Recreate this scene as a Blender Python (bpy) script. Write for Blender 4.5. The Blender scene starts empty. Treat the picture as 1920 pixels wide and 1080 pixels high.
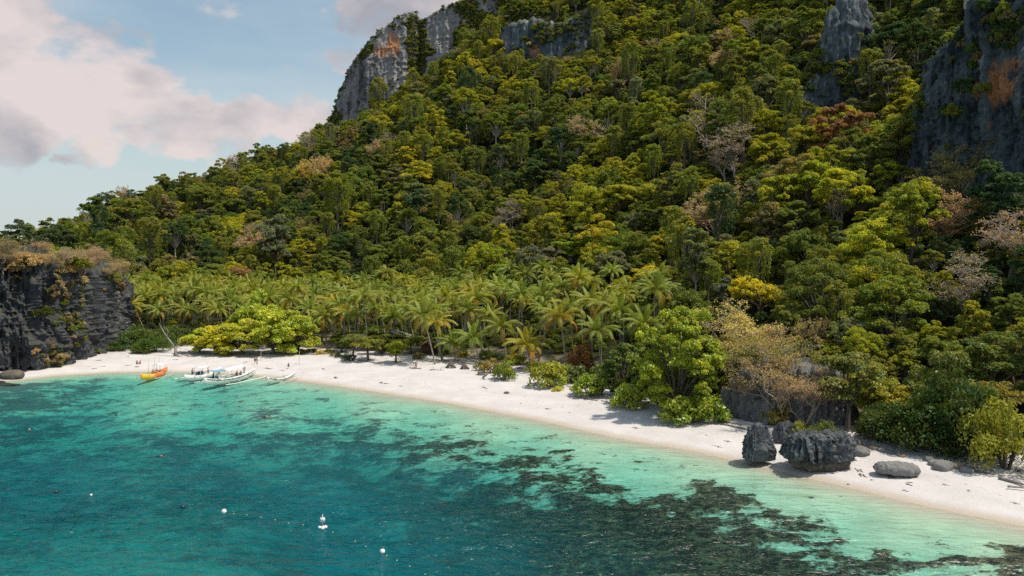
import bpy, math, random
import numpy as np
from mathutils import Vector, Matrix

scene = bpy.context.scene
COL = scene.collection
random.seed(7)

# ------------------------------------------------------------------ camera
H_CAM, FPX = 26.0, 1400.0
PITCH = math.atan(50.0 / FPX)
cam_data = bpy.data.cameras.new('camera')
cam_data.sensor_width = 36.0
cam_data.lens = FPX / 1920.0 * 36.0
cam_data.clip_start = 0.5
cam_data.clip_end = 12000.0
cam = bpy.data.objects.new('camera', cam_data)
COL.objects.link(cam)
cam.location = (0, 0, H_CAM)
cam.rotation_euler = (math.pi / 2 - PITCH, 0, 0)
scene.camera = cam

# ------------------------------------------------------------------ sun, sky, exposure
SUN_EL = math.radians(63)
SUN_ROT = math.radians(104)          # clockwise from +Y
SUN_DIR = Vector((math.sin(SUN_ROT) * math.cos(SUN_EL), math.cos(SUN_ROT) * math.cos(SUN_EL), math.sin(SUN_EL)))
sun_data = bpy.data.lights.new('sun', 'SUN')
sun_data.energy = 4.4
sun_data.angle = math.radians(2.0)
sun_data.color = (1.0, 0.915, 0.78)
sun = bpy.data.objects.new('sun', sun_data)
COL.objects.link(sun)
sun.rotation_euler = SUN_DIR.to_track_quat('Z', 'Y').to_euler()
sun.location = (100, 80, 300)

scene.view_settings.view_transform = 'Standard'
scene.view_settings.look = 'None'
scene.view_settings.exposure = 0.0
scene.view_settings.gamma = 1.0
scene.view_settings.use_curve_mapping = False
scene.cycles.use_denoising = False
scene.cycles.sample_clamp_direct = 2.2
scene.cycles.max_bounces = 6
scene.cycles.diffuse_bounces = 3
scene.cycles.glossy_bounces = 2
scene.cycles.transmission_bounces = 3
scene.cycles.transparent_max_bounces = 8
scene.cycles.volume_bounces = 0
scene.cycles.sample_clamp_indirect = 2.5


def pix_dir(x, y):
    """world direction through photo pixel (x, y), scaled so that its Y is 1"""
    a, b = (x - 960.0) / FPX, (540.0 - y) / FPX
    c, s = math.cos(PITCH), math.sin(PITCH)
    d = (a, c + b * s, -s + b * c)
    return Vector((d[0] / d[1], 1.0, d[2] / d[1]))


def at_z(x, y, z=0.0):
    d = pix_dir(x, y)
    t = (z - H_CAM) / d.z
    return Vector((d.x * t, t, z))


def at_d(x, y, dist):
    d = pix_dir(x, y)
    return Vector((d.x * dist, dist, H_CAM + d.z * dist))


def project(P):
    P = np.asarray(P, float)
    c, s = math.cos(PITCH), math.sin(PITCH)
    X, Y, Z = P[..., 0], P[..., 1], P[..., 2] - H_CAM
    f = np.maximum(Y * c - Z * s, 0.5)
    u = Y * s + Z * c
    return 960 + FPX * X / f, 540 - FPX * u / f


# world: physical sky with banks of cloud
world = bpy.data.worlds.new('World')
scene.world = world
world.use_nodes = True


class NT:
    """small helper to write node trees tersely"""
    def __init__(self, tree):
        self.t = tree
        self.t.nodes.clear()

    def n(self, kind, **kw):
        nd = self.t.nodes.new(kind)
        for k, v in kw.items():
            setattr(nd, k, v)
        return nd

    def l(self, a, b):
        self.t.links.new(a, b)

    def put(self, sock, v):
        if hasattr(v, 'is_output'):
            self.l(v, sock)
        else:
            sock.default_value = v

    def math(self, op, a, b=0.0, c=None, clamp=False):
        nd = self.n('ShaderNodeMath', operation=op, use_clamp=clamp)
        self.put(nd.inputs[0], a)
        self.put(nd.inputs[1], b)
        if c is not None:
            self.put(nd.inputs[2], c)
        return nd.outputs[0]

    def vec(self, op, a, b=(0, 0, 0), scale=None):
        nd = self.n('ShaderNodeVectorMath', operation=op)
        self.put(nd.inputs[0], a)
        self.put(nd.inputs[1], b)
        if scale is not None:
            self.put(nd.inputs['Scale'], scale)
        return nd.outputs['Value'] if op in ('LENGTH', 'DISTANCE', 'DOT_PRODUCT') else nd.outputs[0]

    def noise(self, v, scale, detail=4.0, rough=0.5, dist=0.0, ntype='FBM'):
        nd = self.n('ShaderNodeTexNoise')
        nd.noise_type = ntype
        if v is not None:
            self.l(v, nd.inputs['Vector'])
        nd.inputs['Scale'].default_value = scale
        nd.inputs['Detail'].default_value = detail
        nd.inputs['Roughness'].default_value = rough
        nd.inputs['Distortion'].default_value = dist
        return nd.outputs['Fac']

    def ramp(self, v, a, b, lo=0.0, hi=1.0, smooth=True):
        nd = self.n('ShaderNodeMapRange', interpolation_type='SMOOTHSTEP' if smooth else 'LINEAR')
        self.put(nd.inputs['Value'], v)
        for k, x in (('From Min', a), ('From Max', b), ('To Min', lo), ('To Max', hi)):
            self.put(nd.inputs[k], x)
        return nd.outputs[0]

    def mix(self, f, a, b, mode='MIX'):
        nd = self.n('ShaderNodeMix', data_type='RGBA', blend_type=mode)
        self.put(nd.inputs[0], f)
        for s, v in ((nd.inputs[6], a), (nd.inputs[7], b)):
            if not hasattr(v, 'is_output') and len(v) == 3:
                v = (*v, 1)
            self.put(s, v)
        return nd.outputs[2]

    def scaled(self, v, s):
        nd = self.n('ShaderNodeMapping')
        self.l(v, nd.inputs['Vector'])
        nd.inputs['Scale'].default_value = s
        return nd.outputs[0]


def build_world():
    w = NT(world.node_tree)
    out = w.n('ShaderNodeOutputWorld')
    sky = w.n('ShaderNodeTexSky', sky_type='NISHITA')
    sky.sun_disc = False
    sky.sun_elevation = SUN_EL
    sky.sun_rotation = SUN_ROT
    sky.altitude = 0
    sky.air_density = 1.2
    sky.dust_density = 1.6
    sky.ozone_density = 1.0
    bg = w.n('ShaderNodeBackground')
    bg.inputs['Strength'].default_value = 0.14
    g = w.n('ShaderNodeTexCoord').outputs['Generated']
    # thin high veil everywhere, soft and stretched along the horizon
    veil_v = w.scaled(g, (1.6, 1.6, 5.0))
    veil = w.ramp(w.noise(veil_v, 2.2, 6, 0.55), 0.38, 0.72)
    # cumulus: noise breaks up soft bodies that stand in given directions, plus scattered ones elsewhere
    warp = w.scaled(g, (1, 1, 1.7))
    big = w.noise(warp, 7.0, 9, 0.56, 0.25)
    soft = w.noise(warp, 3.4, 4, 0.5, 0.2)
    hi_v = w.vec('ADD', warp, (0.016, 0.0, 0.075))
    big2 = w.noise(hi_v, 7.0, 9, 0.56, 0.25)
    soft2 = w.noise(hi_v, 3.4, 4, 0.5, 0.2)
    bodies = [(-40, 20, 150, 130), (70, 120, 170, 110), (190, 185, 150, 75), (300, 215, 110, 60), (365, 235, 60, 45), (20, 215, 160, 60),
              (30, 250, 75, 40), (200, 285, 45, 40), (265, 262, 42, 26), (135, 302, 40, 14), (470, 235, 85, 48), (560, 225, 60, 50),
              (430, 290, 45, 26), (700, 60, 95, 75), (640, 108, 50, 36), (815, -30, 170, 80), (630, 35, 16, 12), 
              (-330, 140, 220, 110), (-620, 60, 240, 120), (1100, -200, 300, 90), (2300, 60, 320, 140), (2900, 160, 300, 90)]
    gw = w.n('ShaderNodeTexNoise'); w.l(g, gw.inputs['Vector']); gw.inputs['Scale'].default_value = 9.0; gw.inputs['Detail'].default_value = 6.0; gw.inputs['Roughness'].default_value = 0.6
    gd = w.vec('ADD', g, w.vec('SCALE', w.vec('SUBTRACT', gw.outputs['Color'], (0.5, 0.5, 0.5)), scale=0.11))
    dens = None
    for (px, py, rx, ry) in bodies:
        c = pix_dir(px, py).normalized()
        right = Vector((c.y, -c.x, 0)).normalized()
        up = right.cross(c)
        du = w.math('MULTIPLY', w.vec('DOT_PRODUCT', gd, tuple(right)), FPX / rx)
        dv = w.math('MULTIPLY', w.vec('DOT_PRODUCT', gd, tuple(up)), FPX / ry)
        r2 = w.math('ADD', w.math('MULTIPLY', du, du), w.math('MULTIPLY', dv, dv))
        front = w.ramp(w.vec('DOT_PRODUCT', g, tuple(c)), 0.0, 0.3)
        b = w.math('MULTIPLY', w.ramp(r2, 0.0, 2.0, 1.0, 0.0), front)
        dens = b if dens is None else w.math('MAXIMUM', dens, b)
    scat = w.ramp(w.noise(w.scaled(g, (1, 1, 2.2)), 2.1, 3, 0.5), 0.56, 0.74, 0.0, 0.75)
    hid = w.ramp(w.vec('DOT_PRODUCT', g, tuple(pix_dir(400, 240).normalized())), 0.86, 0.95, 1.0, 0.0)
    dens = w.math('MAXIMUM', dens, w.math('MULTIPLY', scat, hid))
    field = w.math('ADD', w.math('MULTIPLY', dens, 0.80), w.math('MULTIPLY', w.math('ADD', w.math('SUBTRACT', big, 0.5), w.math('MULTIPLY', w.math('SUBTRACT', w.noise(warp, 5.0, 3, 0.5), 0.5), 0.45)), 2.1))
    cover = w.ramp(field, 0.33, 0.68)
    # light: side of the body towards the light is paler, bellies are grey
    relief = w.math('ADD', w.math('MULTIPLY', w.math('SUBTRACT', big, big2), 3.0), w.math('MULTIPLY', w.math('SUBTRACT', soft, soft2), 4.2))
    thick = w.ramp(field, 0.45, 1.05)
    lit = w.math('ADD', w.math('SUBTRACT', 0.78, w.math('MULTIPLY', thick, 0.42)), relief, clamp=True)
    ccol = w.mix(lit, (0.40, 0.395, 0.44), (0.80, 0.695, 0.675))
    bgc = w.n('ShaderNodeBackground')
    w.l(ccol, bgc.inputs['Color'])
    bgc.inputs['Strength'].default_value = 1.0
    skyc = w.mix(1.0, sky.outputs[0], (1.0, 1.02, 0.93), 'MULTIPLY')
    w.l(skyc, bg.inputs['Color'])
    bgv = w.n('ShaderNodeBackground')
    bgv.inputs['Color'].default_value = (0.60, 0.68, 0.72, 1)
    z = w.n('ShaderNodeSeparateXYZ')
    w.l(g, z.inputs[0])
    low = w.ramp(z.outputs['Z'], 0.0, 0.26, 0.85, 0.10)
    veil_f = w.math('ADD', w.math('MULTIPLY', veil, 0.45), low, clamp=True)
    m1 = w.n('ShaderNodeMixShader')
    w.put(m1.inputs[0], w.math('MULTIPLY', veil_f, 0.9))
    w.l(bg.outputs[0], m1.inputs[1]); w.l(bgv.outputs[0], m1.inputs[2])
    m2 = w.n('ShaderNodeMixShader')
    w.put(m2.inputs[0], w.math('MULTIPLY', cover, 0.93))
    w.l(m1.outputs[0], m2.inputs[1]); w.l(bgc.outputs[0], m2.inputs[2])
    w.l(m2.outputs[0], out.inputs['Surface'])


build_world()

# ------------------------------------------------------------------ numeric noise
def _hash(ix, iy, iz, seed):
    h = (ix.astype(np.int64) * 374761393 + iy.astype(np.int64) * 668265263 + iz.astype(np.int64) * 2147483647 + seed * 974711) & 0xFFFFFFFF
    h = ((h ^ (h >> 13)) * 1274126177) & 0xFFFFFFFF
    h = ((h ^ (h >> 16)) * 2246822519) & 0xFFFFFFFF
    return ((h ^ (h >> 15)) & 0xFFFFFF) / float(0xFFFFFF)


def vnoise(P, seed=0):
    P = np.asarray(P, float)
    i = np.floor(P)
    f = P - i
    f = f * f * f * (f * (f * 6 - 15) + 10)
    i = i.astype(np.int64)
    x, y, z = i[..., 0], i[..., 1], i[..., 2]
    fx, fy, fz = f[..., 0], f[..., 1], f[..., 2]
    r = 0
    for dx in (0, 1):
        for dy in (0, 1):
            for dz in (0, 1):
                wgt = (fx if dx else 1 - fx) * (fy if dy else 1 - fy) * (fz if dz else 1 - fz)
                r = r + wgt * _hash(x + dx, y + dy, z + dz, seed)
    return r


def fbm(P, octaves=4, seed=0, gain=0.5, ridged=False):
    P = np.asarray(P, float)
    a, s, tot = 1.0, 0.0, 0.0
    for k in range(octaves):
        v = vnoise(P * (2.03 ** k) + k * 17.3, seed + k)
        if ridged:
            v = 1 - np.abs(2 * v - 1)
        s = s + a * v
        tot += a
        a *= gain
    return s / tot


def smooth01(x, a, b):
    t = np.clip((x - a) / (b - a), 0, 1)
    return t * t * (3 - 2 * t)


# ------------------------------------------------------------------ mesh helpers
class MB:
    """collects quads and triangles, then links or returns them as one mesh"""
    def __init__(self):
        self.v, self.q, self.t, self.c, self.n = [], [], [], [], 0
        self.qm, self.tm = [], []

    def add(self, V, Q=None, T=None, var=None, mat=0):
        V = np.asarray(V, float).reshape(-1, 3)
        self.v.append(V)
        if var is None:
            var = np.ones((len(V), 3))
        self.c.append(np.broadcast_to(np.asarray(var, float), (len(V), 3)))
        if Q is not None and len(Q):
            Q = np.asarray(Q, np.int64).reshape(-1, 4)
            self.q.append(Q + self.n); self.qm.append(np.full(len(Q), mat))
        if T is not None and len(T):
            T = np.asarray(T, np.int64).reshape(-1, 3)
            self.t.append(T + self.n); self.tm.append(np.full(len(T), mat))
        self.n += len(V)
        return self

    def merge(self, other, mat=0):
        V = np.concatenate(other.v)
        Q = np.concatenate(other.q) if other.q else None
        T = np.concatenate(other.t) if other.t else None
        return self.add(V, Q, T, np.concatenate(other.c), mat)

    def mesh(self, name, mats, smooth=False, var=True):
        V = np.concatenate(self.v)
        q = np.concatenate(self.q) if self.q else np.zeros((0, 4), np.int64)
        t = np.concatenate(self.t) if self.t else np.zeros((0, 3), np.int64)
        me = bpy.data.meshes.new(name)
        me.vertices.add(len(V))
        me.vertices.foreach_set('co', V.astype(np.float32).ravel())
        me.loops.add(q.size + t.size)
        me.loops.foreach_set('vertex_index', np.concatenate([q.ravel(), t.ravel()]).astype(np.int32))
        me.polygons.add(len(q) + len(t))
        starts = np.concatenate([np.arange(len(q)) * 4, q.size + np.arange(len(t)) * 3]).astype(np.int32)
        me.polygons.foreach_set('loop_start', starts)
        mi = np.concatenate((self.qm or [np.zeros(0)]) + (self.tm or [np.zeros(0)])).astype(np.int32)
        me.polygons.foreach_set('material_index', mi)
        if smooth:
            me.polygons.foreach_set('use_smooth', np.ones(len(q) + len(t), bool))
        for m in (mats if isinstance(mats, (list, tuple)) else [mats]):
            me.materials.append(m)
        if var:
            at = me.attributes.new('var', 'FLOAT_COLOR', 'POINT')
            at.data.foreach_set('color', np.concatenate([np.concatenate(self.c), np.ones((len(V), 1))], 1).astype(np.float32).ravel())
        me.update(calc_edges=True)
        me.validate()
        return me

    def obj(self, name, mats, parent=None, smooth=False, var=False):
        return link(name, self.mesh(name, mats, smooth, var), parent)


def link(name, data, parent=None, loc=None):
    o = bpy.data.objects.new(name, data)
    COL.objects.link(o)
    if parent is not None:
        o.parent = parent
    if loc is not None:
        o.location = loc
    return o


def tag(o, label, cat, group=None):
    o['label'] = label
    o['category'] = cat
    if group:
        o['group'] = group
    return o


def thing(name, label, cat, loc=(0, 0, 0), rz=0.0, group=None, scale=None):
    o = link(name, None, None, loc)
    o.empty_display_size = 0.5
    o.rotation_euler = (0, 0, rz)
    if scale is not None:
        o.scale = scale
    return tag(o, label, cat, group)


def kind(o, k):
    o['kind'] = k
    return o


def tube(mb, pts, radii, sides=6, cap=True, var=None):
    pts = np.asarray(pts, float)
    n = len(pts)
    tan = np.gradient(pts, axis=0)
    tan /= np.linalg.norm(tan, axis=1)[:, None] + 1e-9
    ref = np.array([1.0, 0.13, 0.05]) if abs(tan[0][2]) > 0.8 else np.array([0.02, 0.05, 1.0])
    V = []
    for i in range(n):
        a = np.cross(tan[i], ref); a /= np.linalg.norm(a) + 1e-9
        b = np.cross(tan[i], a)
        th = np.arange(sides) * 2 * math.pi / sides
        V.append(pts[i] + radii[i] * (np.cos(th)[:, None] * a + np.sin(th)[:, None] * b))
    V = np.concatenate(V)
    Q = []
    for i in range(n - 1):
        for k in range(sides):
            k2 = (k + 1) % sides
            Q.append((i * sides + k, i * sides + k2, (i + 1) * sides + k2, (i + 1) * sides + k))
    T = []
    if cap:
        V = np.concatenate([V, pts[:1], pts[-1:]])
        a, b = n * sides, n * sides + 1
        for k in range(sides):
            k2 = (k + 1) % sides
            T.append((a, k2, k)); T.append((b, (n - 1) * sides + k, (n - 1) * sides + k2))
    mb.add(V, Q, T, var)


def box(mb, c, s, rz=0.0, var=None):
    c = np.asarray(c, float); s = np.asarray(s, float) / 2
    V = np.array([[x, y, z] for x in (-1, 1) for y in (-1, 1) for z in (-1, 1)], float) * s
    if rz:
        co, si = math.cos(rz), math.sin(rz)
        V = np.stack([V[:, 0] * co - V[:, 1] * si, V[:, 0] * si + V[:, 1] * co, V[:, 2]], 1)
    mb.add(V + c, [(0, 1, 3, 2), (4, 6, 7, 5), (0, 4, 5, 1), (2, 3, 7, 6), (0, 2, 6, 4), (1, 5, 7, 3)], None, var)


def ball(mb, c, r, seg=10, rings=7, var=None):
    r = np.broadcast_to(np.asarray(r, float), (3,))
    V = [(0, 0, -1)]
    for i in range(1, rings):
        ph = -math.pi / 2 + math.pi * i / rings
        for k in range(seg):
            th = 2 * math.pi * k / seg
            V.append((math.cos(ph) * math.cos(th), math.cos(ph) * math.sin(th), math.sin(ph)))
    V.append((0, 0, 1))
    V = np.array(V) * r + np.asarray(c, float)
    Q, T = [], []
    for i in range(rings - 2):
        for k in range(seg):
            k2 = (k + 1) % seg
            Q.append((1 + i * seg + k, 1 + i * seg + k2, 1 + (i + 1) * seg + k2, 1 + (i + 1) * seg + k))
    last = len(V) - 1
    for k in range(seg):
        k2 = (k + 1) % seg
        T.append((0, 1 + k2, 1 + k)); T.append((last, 1 + (rings - 2) * seg + k, 1 + (rings - 2) * seg + k2))
    mb.add(V, Q, T, var)


def grid_faces(nu, nv):
    i, j = np.meshgrid(np.arange(nu - 1), np.arange(nv - 1), indexing='ij')
    a = i * nv + j
    return np.stack([a, a + nv, a + nv + 1, a + 1], -1).reshape(-1, 4)


# ------------------------------------------------------------------ materials
def new_mat(name):
    m = bpy.data.materials.new(name)
    m.use_nodes = True
    return m, NT(m.node_tree)


def plain_mat(name, col, rough=0.6, spec=0.3, noise=0.12, scale=3.0, metal=0.0):
    m, w = new_mat(name)
    out = w.n('ShaderNodeOutputMaterial')
    p = w.n('ShaderNodeBsdfPrincipled')
    pos = w.n('ShaderNodeTexCoord').outputs['Object']
    f = w.noise(pos, scale, 5, 0.6)
    k = w.ramp(f, 0.25, 0.75, 1 - noise, 1 + noise)
    c = w.mix(1.0, (*col, 1), (1, 1, 1, 1), 'MULTIPLY')
    nd = w.vec('SCALE', c, scale=k)
    w.l(nd, p.inputs['Base Color'])
    p.inputs['Roughness'].default_value = rough
    p.inputs['Specular IOR Level'].default_value = spec
    p.inputs['Metallic'].default_value = metal
    w.l(p.outputs[0], out.inputs[0])
    return m


def leaf_mat(name, translucent=0.32, gloss=0.05, default=None):
    m, w = new_mat(name)
    out = w.n('ShaderNodeOutputMaterial')
    if default is None:
        at = w.n('ShaderNodeAttribute', attribute_type='INSTANCER', attribute_name='tint')
        base = at.outputs['Color']
    else:
        rgb = w.n('ShaderNodeRGB'); rgb.outputs[0].default_value = (*default, 1)
        base = rgb.outputs[0]
    va = w.n('ShaderNodeAttribute', attribute_type='GEOMETRY', attribute_name='var')
    col = w.mix(1.0, base, va.outputs['Color'], 'MULTIPLY')
    d = w.n('ShaderNodeBsdfDiffuse'); w.l(col, d.inputs['Color'])
    t = w.n('ShaderNodeBsdfTranslucent')
    tc = w.mix(1.0, col, (1.25, 1.2, 0.6, 1), 'MULTIPLY'); w.l(tc, t.inputs['Color'])
    g = w.n('ShaderNodeBsdfGlossy'); g.inputs['Roughness'].default_value = 0.45
    g.inputs['Color'].default_value = (0.8, 0.85, 0.8, 1)
    a = w.n('ShaderNodeMixShader'); a.inputs[0].default_value = translucent
    w.l(d.outputs[0], a.inputs[1]); w.l(t.outputs[0], a.inputs[2])
    b = w.n('ShaderNodeMixShader'); b.inputs[0].default_value = gloss
    w.l(a.outputs[0], b.inputs[1]); w.l(g.outputs[0], b.inputs[2])
    w.l(b.outputs[0], out.inputs[0])
    return m


def bark_mat(name, a, b):
    m, w = new_mat(name)
    out = w.n('ShaderNodeOutputMaterial')
    p = w.n('ShaderNodeBsdfPrincipled')
    pos = w.n('ShaderNodeNewGeometry').outputs['Position']
    f = w.noise(w.scaled(pos, (2, 2, 0.7)), 2.0, 5, 0.65)
    w.l(w.mix(w.ramp(f, 0.3, 0.7), a, b), p.inputs['Base Color'])
    p.inputs['Roughness'].default_value = 0.85
    w.l(p.outputs[0], out.inputs[0])
    return m


def rock_mat(name, dark, mid, pale, streak=1.0, orange=(), amount=0.5, moss=0.25, scale=1.0, tan_foot=False):
    """limestone: pale and dark vertical water streaks, pits, rusty stains round given points, thin moss"""
    m, w = new_mat(name)
    out = w.n('ShaderNodeOutputMaterial')
    p = w.n('ShaderNodeBsdfPrincipled')
    geo = w.n('ShaderNodeNewGeometry')
    pos = geo.outputs['Position']
    s = scale
    f1 = w.noise(w.scaled(pos, (0.30 * s, 0.30 * s, 0.035 * s)), 1.0, 7, 0.62, 0.6)
    f2 = w.noise(w.scaled(pos, (0.06 * s, 0.06 * s, 0.05 * s)), 1.0, 6, 0.6)
    f3 = w.noise(w.scaled(pos, (0.9 * s, 0.9 * s, 0.5 * s)), 1.0, 8, 0.7)
    fs = w.math('ADD', w.math('MULTIPLY', f1, 0.62 * streak), w.math('ADD', w.math('MULTIPLY', f2, 0.75), w.math('MULTIPLY', f3, 0.45)))
    base = 0.5 * (0.62 * streak + 0.75 + 0.45)
    c = w.mix(w.ramp(fs, base - 0.20, base + 0.02), dark, mid)
    c = w.mix(w.ramp(fs, base + 0.06, base + 0.30, 0, amount * 1.5), c, pale)
    for (px, py, pz, rx, rz, k) in orange:
        d = w.vec('LENGTH', w.vec('MULTIPLY', w.vec('SUBTRACT', pos, (px, py, pz)), (1.0 / rx, 0.03 / rx, 1.0 / rz)))
        d = w.math('ADD', d, w.math('MULTIPLY', w.math('SUBTRACT', f1, 0.5), 2.6))
        c = w.mix(w.ramp(d, 0.35, 1.0, 0.85 * k, 0.0), c, (0.46, 0.19, 0.075))
    if tan_foot:
        # wave-worn foot, smooth and tan
        oz = w.n('ShaderNodeSeparateXYZ'); w.l(pos, oz.inputs[0])
        hh = w.math('ADD', w.math('ADD', oz.outputs['Z'], w.math('MULTIPLY', oz.outputs['X'], -0.10)), w.math('MULTIPLY', w.math('SUBTRACT', f1, 0.5), 2.0))
        c = w.mix(w.ramp(hh, -3.1, -2.2, 0.85, 0.0), c, (0.24, 0.19, 0.13))
    nz = w.n('ShaderNodeSeparateXYZ'); w.l(geo.outputs['Normal'], nz.inputs[0])
    up = w.ramp(w.math('ADD', nz.outputs['Z'], w.math('SUBTRACT', f3, 0.5)), 0.35, 0.75, 0, moss)
    c = w.mix(up, c, (0.075, 0.075, 0.03))
    w.l(c, p.inputs['Base Color'])
    p.inputs['Roughness'].default_value = 0.9
    p.inputs['Specular IOR Level'].default_value = 0.2
    bump = w.n('ShaderNodeBump'); bump.inputs['Strength'].default_value = 0.7
    bump.inputs['Distance'].default_value = 0.5 / s
    w.l(w.math('ADD', f3, f1), bump.inputs['Height'])
    w.l(bump.outputs[0], p.inputs['Normal'])
    w.l(p.outputs[0], out.inputs[0])
    return m


M = {}
M['leaf'] = leaf_mat('leaf_green', 0.42, 0.015)
M['leaf_waxy'] = leaf_mat('leaf_waxy', 0.32, 0.04)
M['palm_leaf'] = leaf_mat('palm_leaf', 0.36, 0.02)
M['bark'] = bark_mat('bark', (0.05, 0.04, 0.03), (0.16, 0.13, 0.10))
M['bark_pale'] = bark_mat('bark_pale', (0.22, 0.18, 0.15), (0.42, 0.36, 0.31))
M['bark_tan'] = bark_mat('bark_tan', (0.20, 0.13, 0.08), (0.34, 0.24, 0.16))
M['bark_twig'] = bark_mat('bark_twig', (0.26, 0.19, 0.13), (0.42, 0.33, 0.25))
M['bark_red'] = bark_mat('bark_red', (0.26, 0.10, 0.04), (0.36, 0.17, 0.07))
M['palm_bark'] = bark_mat('palm_bark', (0.17, 0.14, 0.115), (0.33, 0.29, 0.25))
M['driftwood'] = bark_mat('driftwood', (0.13, 0.11, 0.10), (0.34, 0.31, 0.28))


# ------------------------------------------------------------------ shoreline, beach and seabed
SHORE_PX = [(0, 716), (100, 705), (200, 699), (300, 697), (400, 699), (480, 704), (540, 711), (600, 719), (700, 734), (840, 756), (1000, 786),
            (1150, 820), (1300, 846), (1400, 869), (1500, 893), (1600, 916), (1700, 941), (1800, 962), (1920, 987)]
SHORE = np.array([tuple(at_z(x, y, 0.0))[:2] for x, y in SHORE_PX])
SHORE = np.concatenate([[(-2500, -300), (-420, 95), (-190, 140)], SHORE, [(62, 66), (92, 44), (150, 5), (500, -120), (2500, -700)]])
# keep X increasing
SHORE = SHORE[np.argsort(SHORE[:, 0])]


def shore_dist(X, Y):
    """signed distance to the waterline, positive inland"""
    best = np.full(X.shape, 1e9)
    for a, b in zip(SHORE[:-1], SHORE[1:]):
        d = b - a
        t = np.clip(((X - a[0]) * d[0] + (Y - a[1]) * d[1]) / (d @ d), 0, 1)
        best = np.minimum(best, np.hypot(X - a[0] - t * d[0], Y - a[1] - t * d[1]))
    ys = np.interp(X, SHORE[:, 0], SHORE[:, 1])
    return np.where(Y > ys, best, -best)


DEPTH_PTS = [(60, 740, 1.3), (300, 745, 1.0), (500, 755, 0.9), (700, 765, 0.8), (900, 800, 0.8), (1100, 845, .95), (1300, 885, .95), (1500, 935, .9), (1700, 985, .85), (1880, 1030, .8),
             (100, 800, 2.6), (400, 800, 2.2), (650, 800, 1.8), (850, 835, 1.4), (1050, 870, 1.5), (1300, 930, 1.5), (1500, 1000, 1.5), (1700, 1060, 1.5),
             (100, 900, 4.4), (400, 880, 4.0), (650, 870, 3.6), (850, 900, 3.4), (1000, 930, 2.3), (1200, 980, 2.0), (1400, 1050, 1.9), (900, 940, 2.7),
             (100, 1050, 3.6), (400, 1050, 3.3), (250, 1010, 3.5), (700, 1060, 8.0), (900, 1060, 4.2), (600, 960, 6.0), (1100, 1060, 2.3), (250, 980, 3.7), (500, 1070, 3.6),
             (500, 1400, 9), (1200, 1400, 5), (1900, 1400, 3), (-600, 900, 6), (-600, 740, 4), (2300, 1200, 1.5)]
REEF_PTS = [(40, 735, .85), (130, 728, .6), (300, 742, .10), (500, 735, .14), (640, 748, .16), (250, 785, .45), (480, 800, .55), (620, 790, .5), (760, 775, .36), (350, 830, .66), (200, 850, .62),
            (700, 830, .62), (800, 805, .5), (850, 825, .6), (900, 795, .12), (980, 850, .68), (1050, 885, .7), (1000, 818, .08), (1100, 885, .62), (1150, 855, .03), (1250, 893, .06), (1330, 912, .72),
            (1270, 915, .6), (1400, 928, .55), (1450, 908, .02), (1480, 968, .55), (1600, 945, .0), (1500, 985, .64), (1700, 995, .0), (1650, 1030, .66), (1820, 1005, .06), (1900, 1050, .5),
            (1780, 1062, .45), (900, 900, .92), (1000, 950, 1), (1100, 950, 1), (1200, 960, 1), (1300, 985, 1), (1400, 1025, 1), (1500, 1055, .95), (1200, 1050, 1), (1050, 1050, .9), (750, 880, .85),
            (650, 865, .8), (850, 980, .95), (800, 1030, .9), (950, 1010, 1), (700, 960, .6), (550, 930, .62), (450, 990, .12), (300, 980, .12), (500, 1050, .0), (100, 980, .2), (100, 1060, .02), (300, 1060, .0), (400, 1030, .0), (100, 900, .66), (300, 890, .72), (450, 870, .78), (700, 1060, .8),
            (900, 1060, .95), (1100, 795, .0), (1350, 870, .0), (800, 765, .1), (1200, 1400, .8), (400, 1400, .3), (-500, 800, .6), (2300, 1200, .3), (560, 760, .3), (400, 770, .2)]


def idw(px, py, pts, power=3.0):
    num = np.zeros(px.shape); den = np.zeros(px.shape)
    for x, y, v in pts:
        # rows are foreshortened, so a pixel up or down counts for more ground
        r = np.hypot((px - x), (py - y) * 2.2) + 6.0
        wg = 1.0 / r ** power
        num += wg * v; den += wg
    return num / den


def spaced(lo, hi, step, far_lo, far_hi):
    core = np.arange(lo, hi + step / 2, step)
    grow = np.geomspace(step, max(far_hi - hi, 1), 18)
    grow2 = np.geomspace(step, max(lo - far_lo, 1), 18)
    return np.concatenate([(lo - grow2)[::-1], core, hi + grow])


gx = spaced(-175, 95, 0.62, -2600, 2600)
gy = spaced(40, 235, 0.62, -600, 900)
GX, GY = np.meshgrid(gx, gy, indexing='ij')
SD = shore_dist(GX, GY)
pxx, pyy = project(np.stack([GX, GY, np.zeros_like(GX)], -1))
pxx = np.clip(pxx, -900, 2600); pyy = np.clip(pyy, 600, 1500)
pyy = np.where(GY < 25, 1400, pyy)
sea = SD < 0
depth = np.zeros_like(GX); reefd = np.zeros_like(GX)
depth[sea] = idw(pxx[sea], pyy[sea], DEPTH_PTS)
reefd[sea] = idw(pxx[sea], pyy[sea], REEF_PTS, 3.5)
P3 = np.stack([GX, GY, np.zeros_like(GX)], -1)
n_big = 0.34 * fbm(P3 * np.array([0.09, 0.15, 1]), 4, 11, 0.6) + 0.66 * fbm(P3 * np.array([0.30, 0.44, 1]), 4, 12, 0.66)
n_fine = fbm(P3 * np.array([0.5, 0.7, 1]), 3, 31, 0.6)
nn = n_big * 0.72 + n_fine * 0.28
thr = 0.5 + (0.5 - reefd) * 0.30
soft_ = 0.07 + 0.035 * np.clip(depth - 1.2, 0, 3)
reef = smooth01(nn, thr - soft_, thr + soft_) * sea * smooth01(-SD, 1.5, 6.0)
reef = np.maximum(reef, 0.75 * smooth01(reefd, 0.80, 0.95) * sea)
off = -SD
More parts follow.
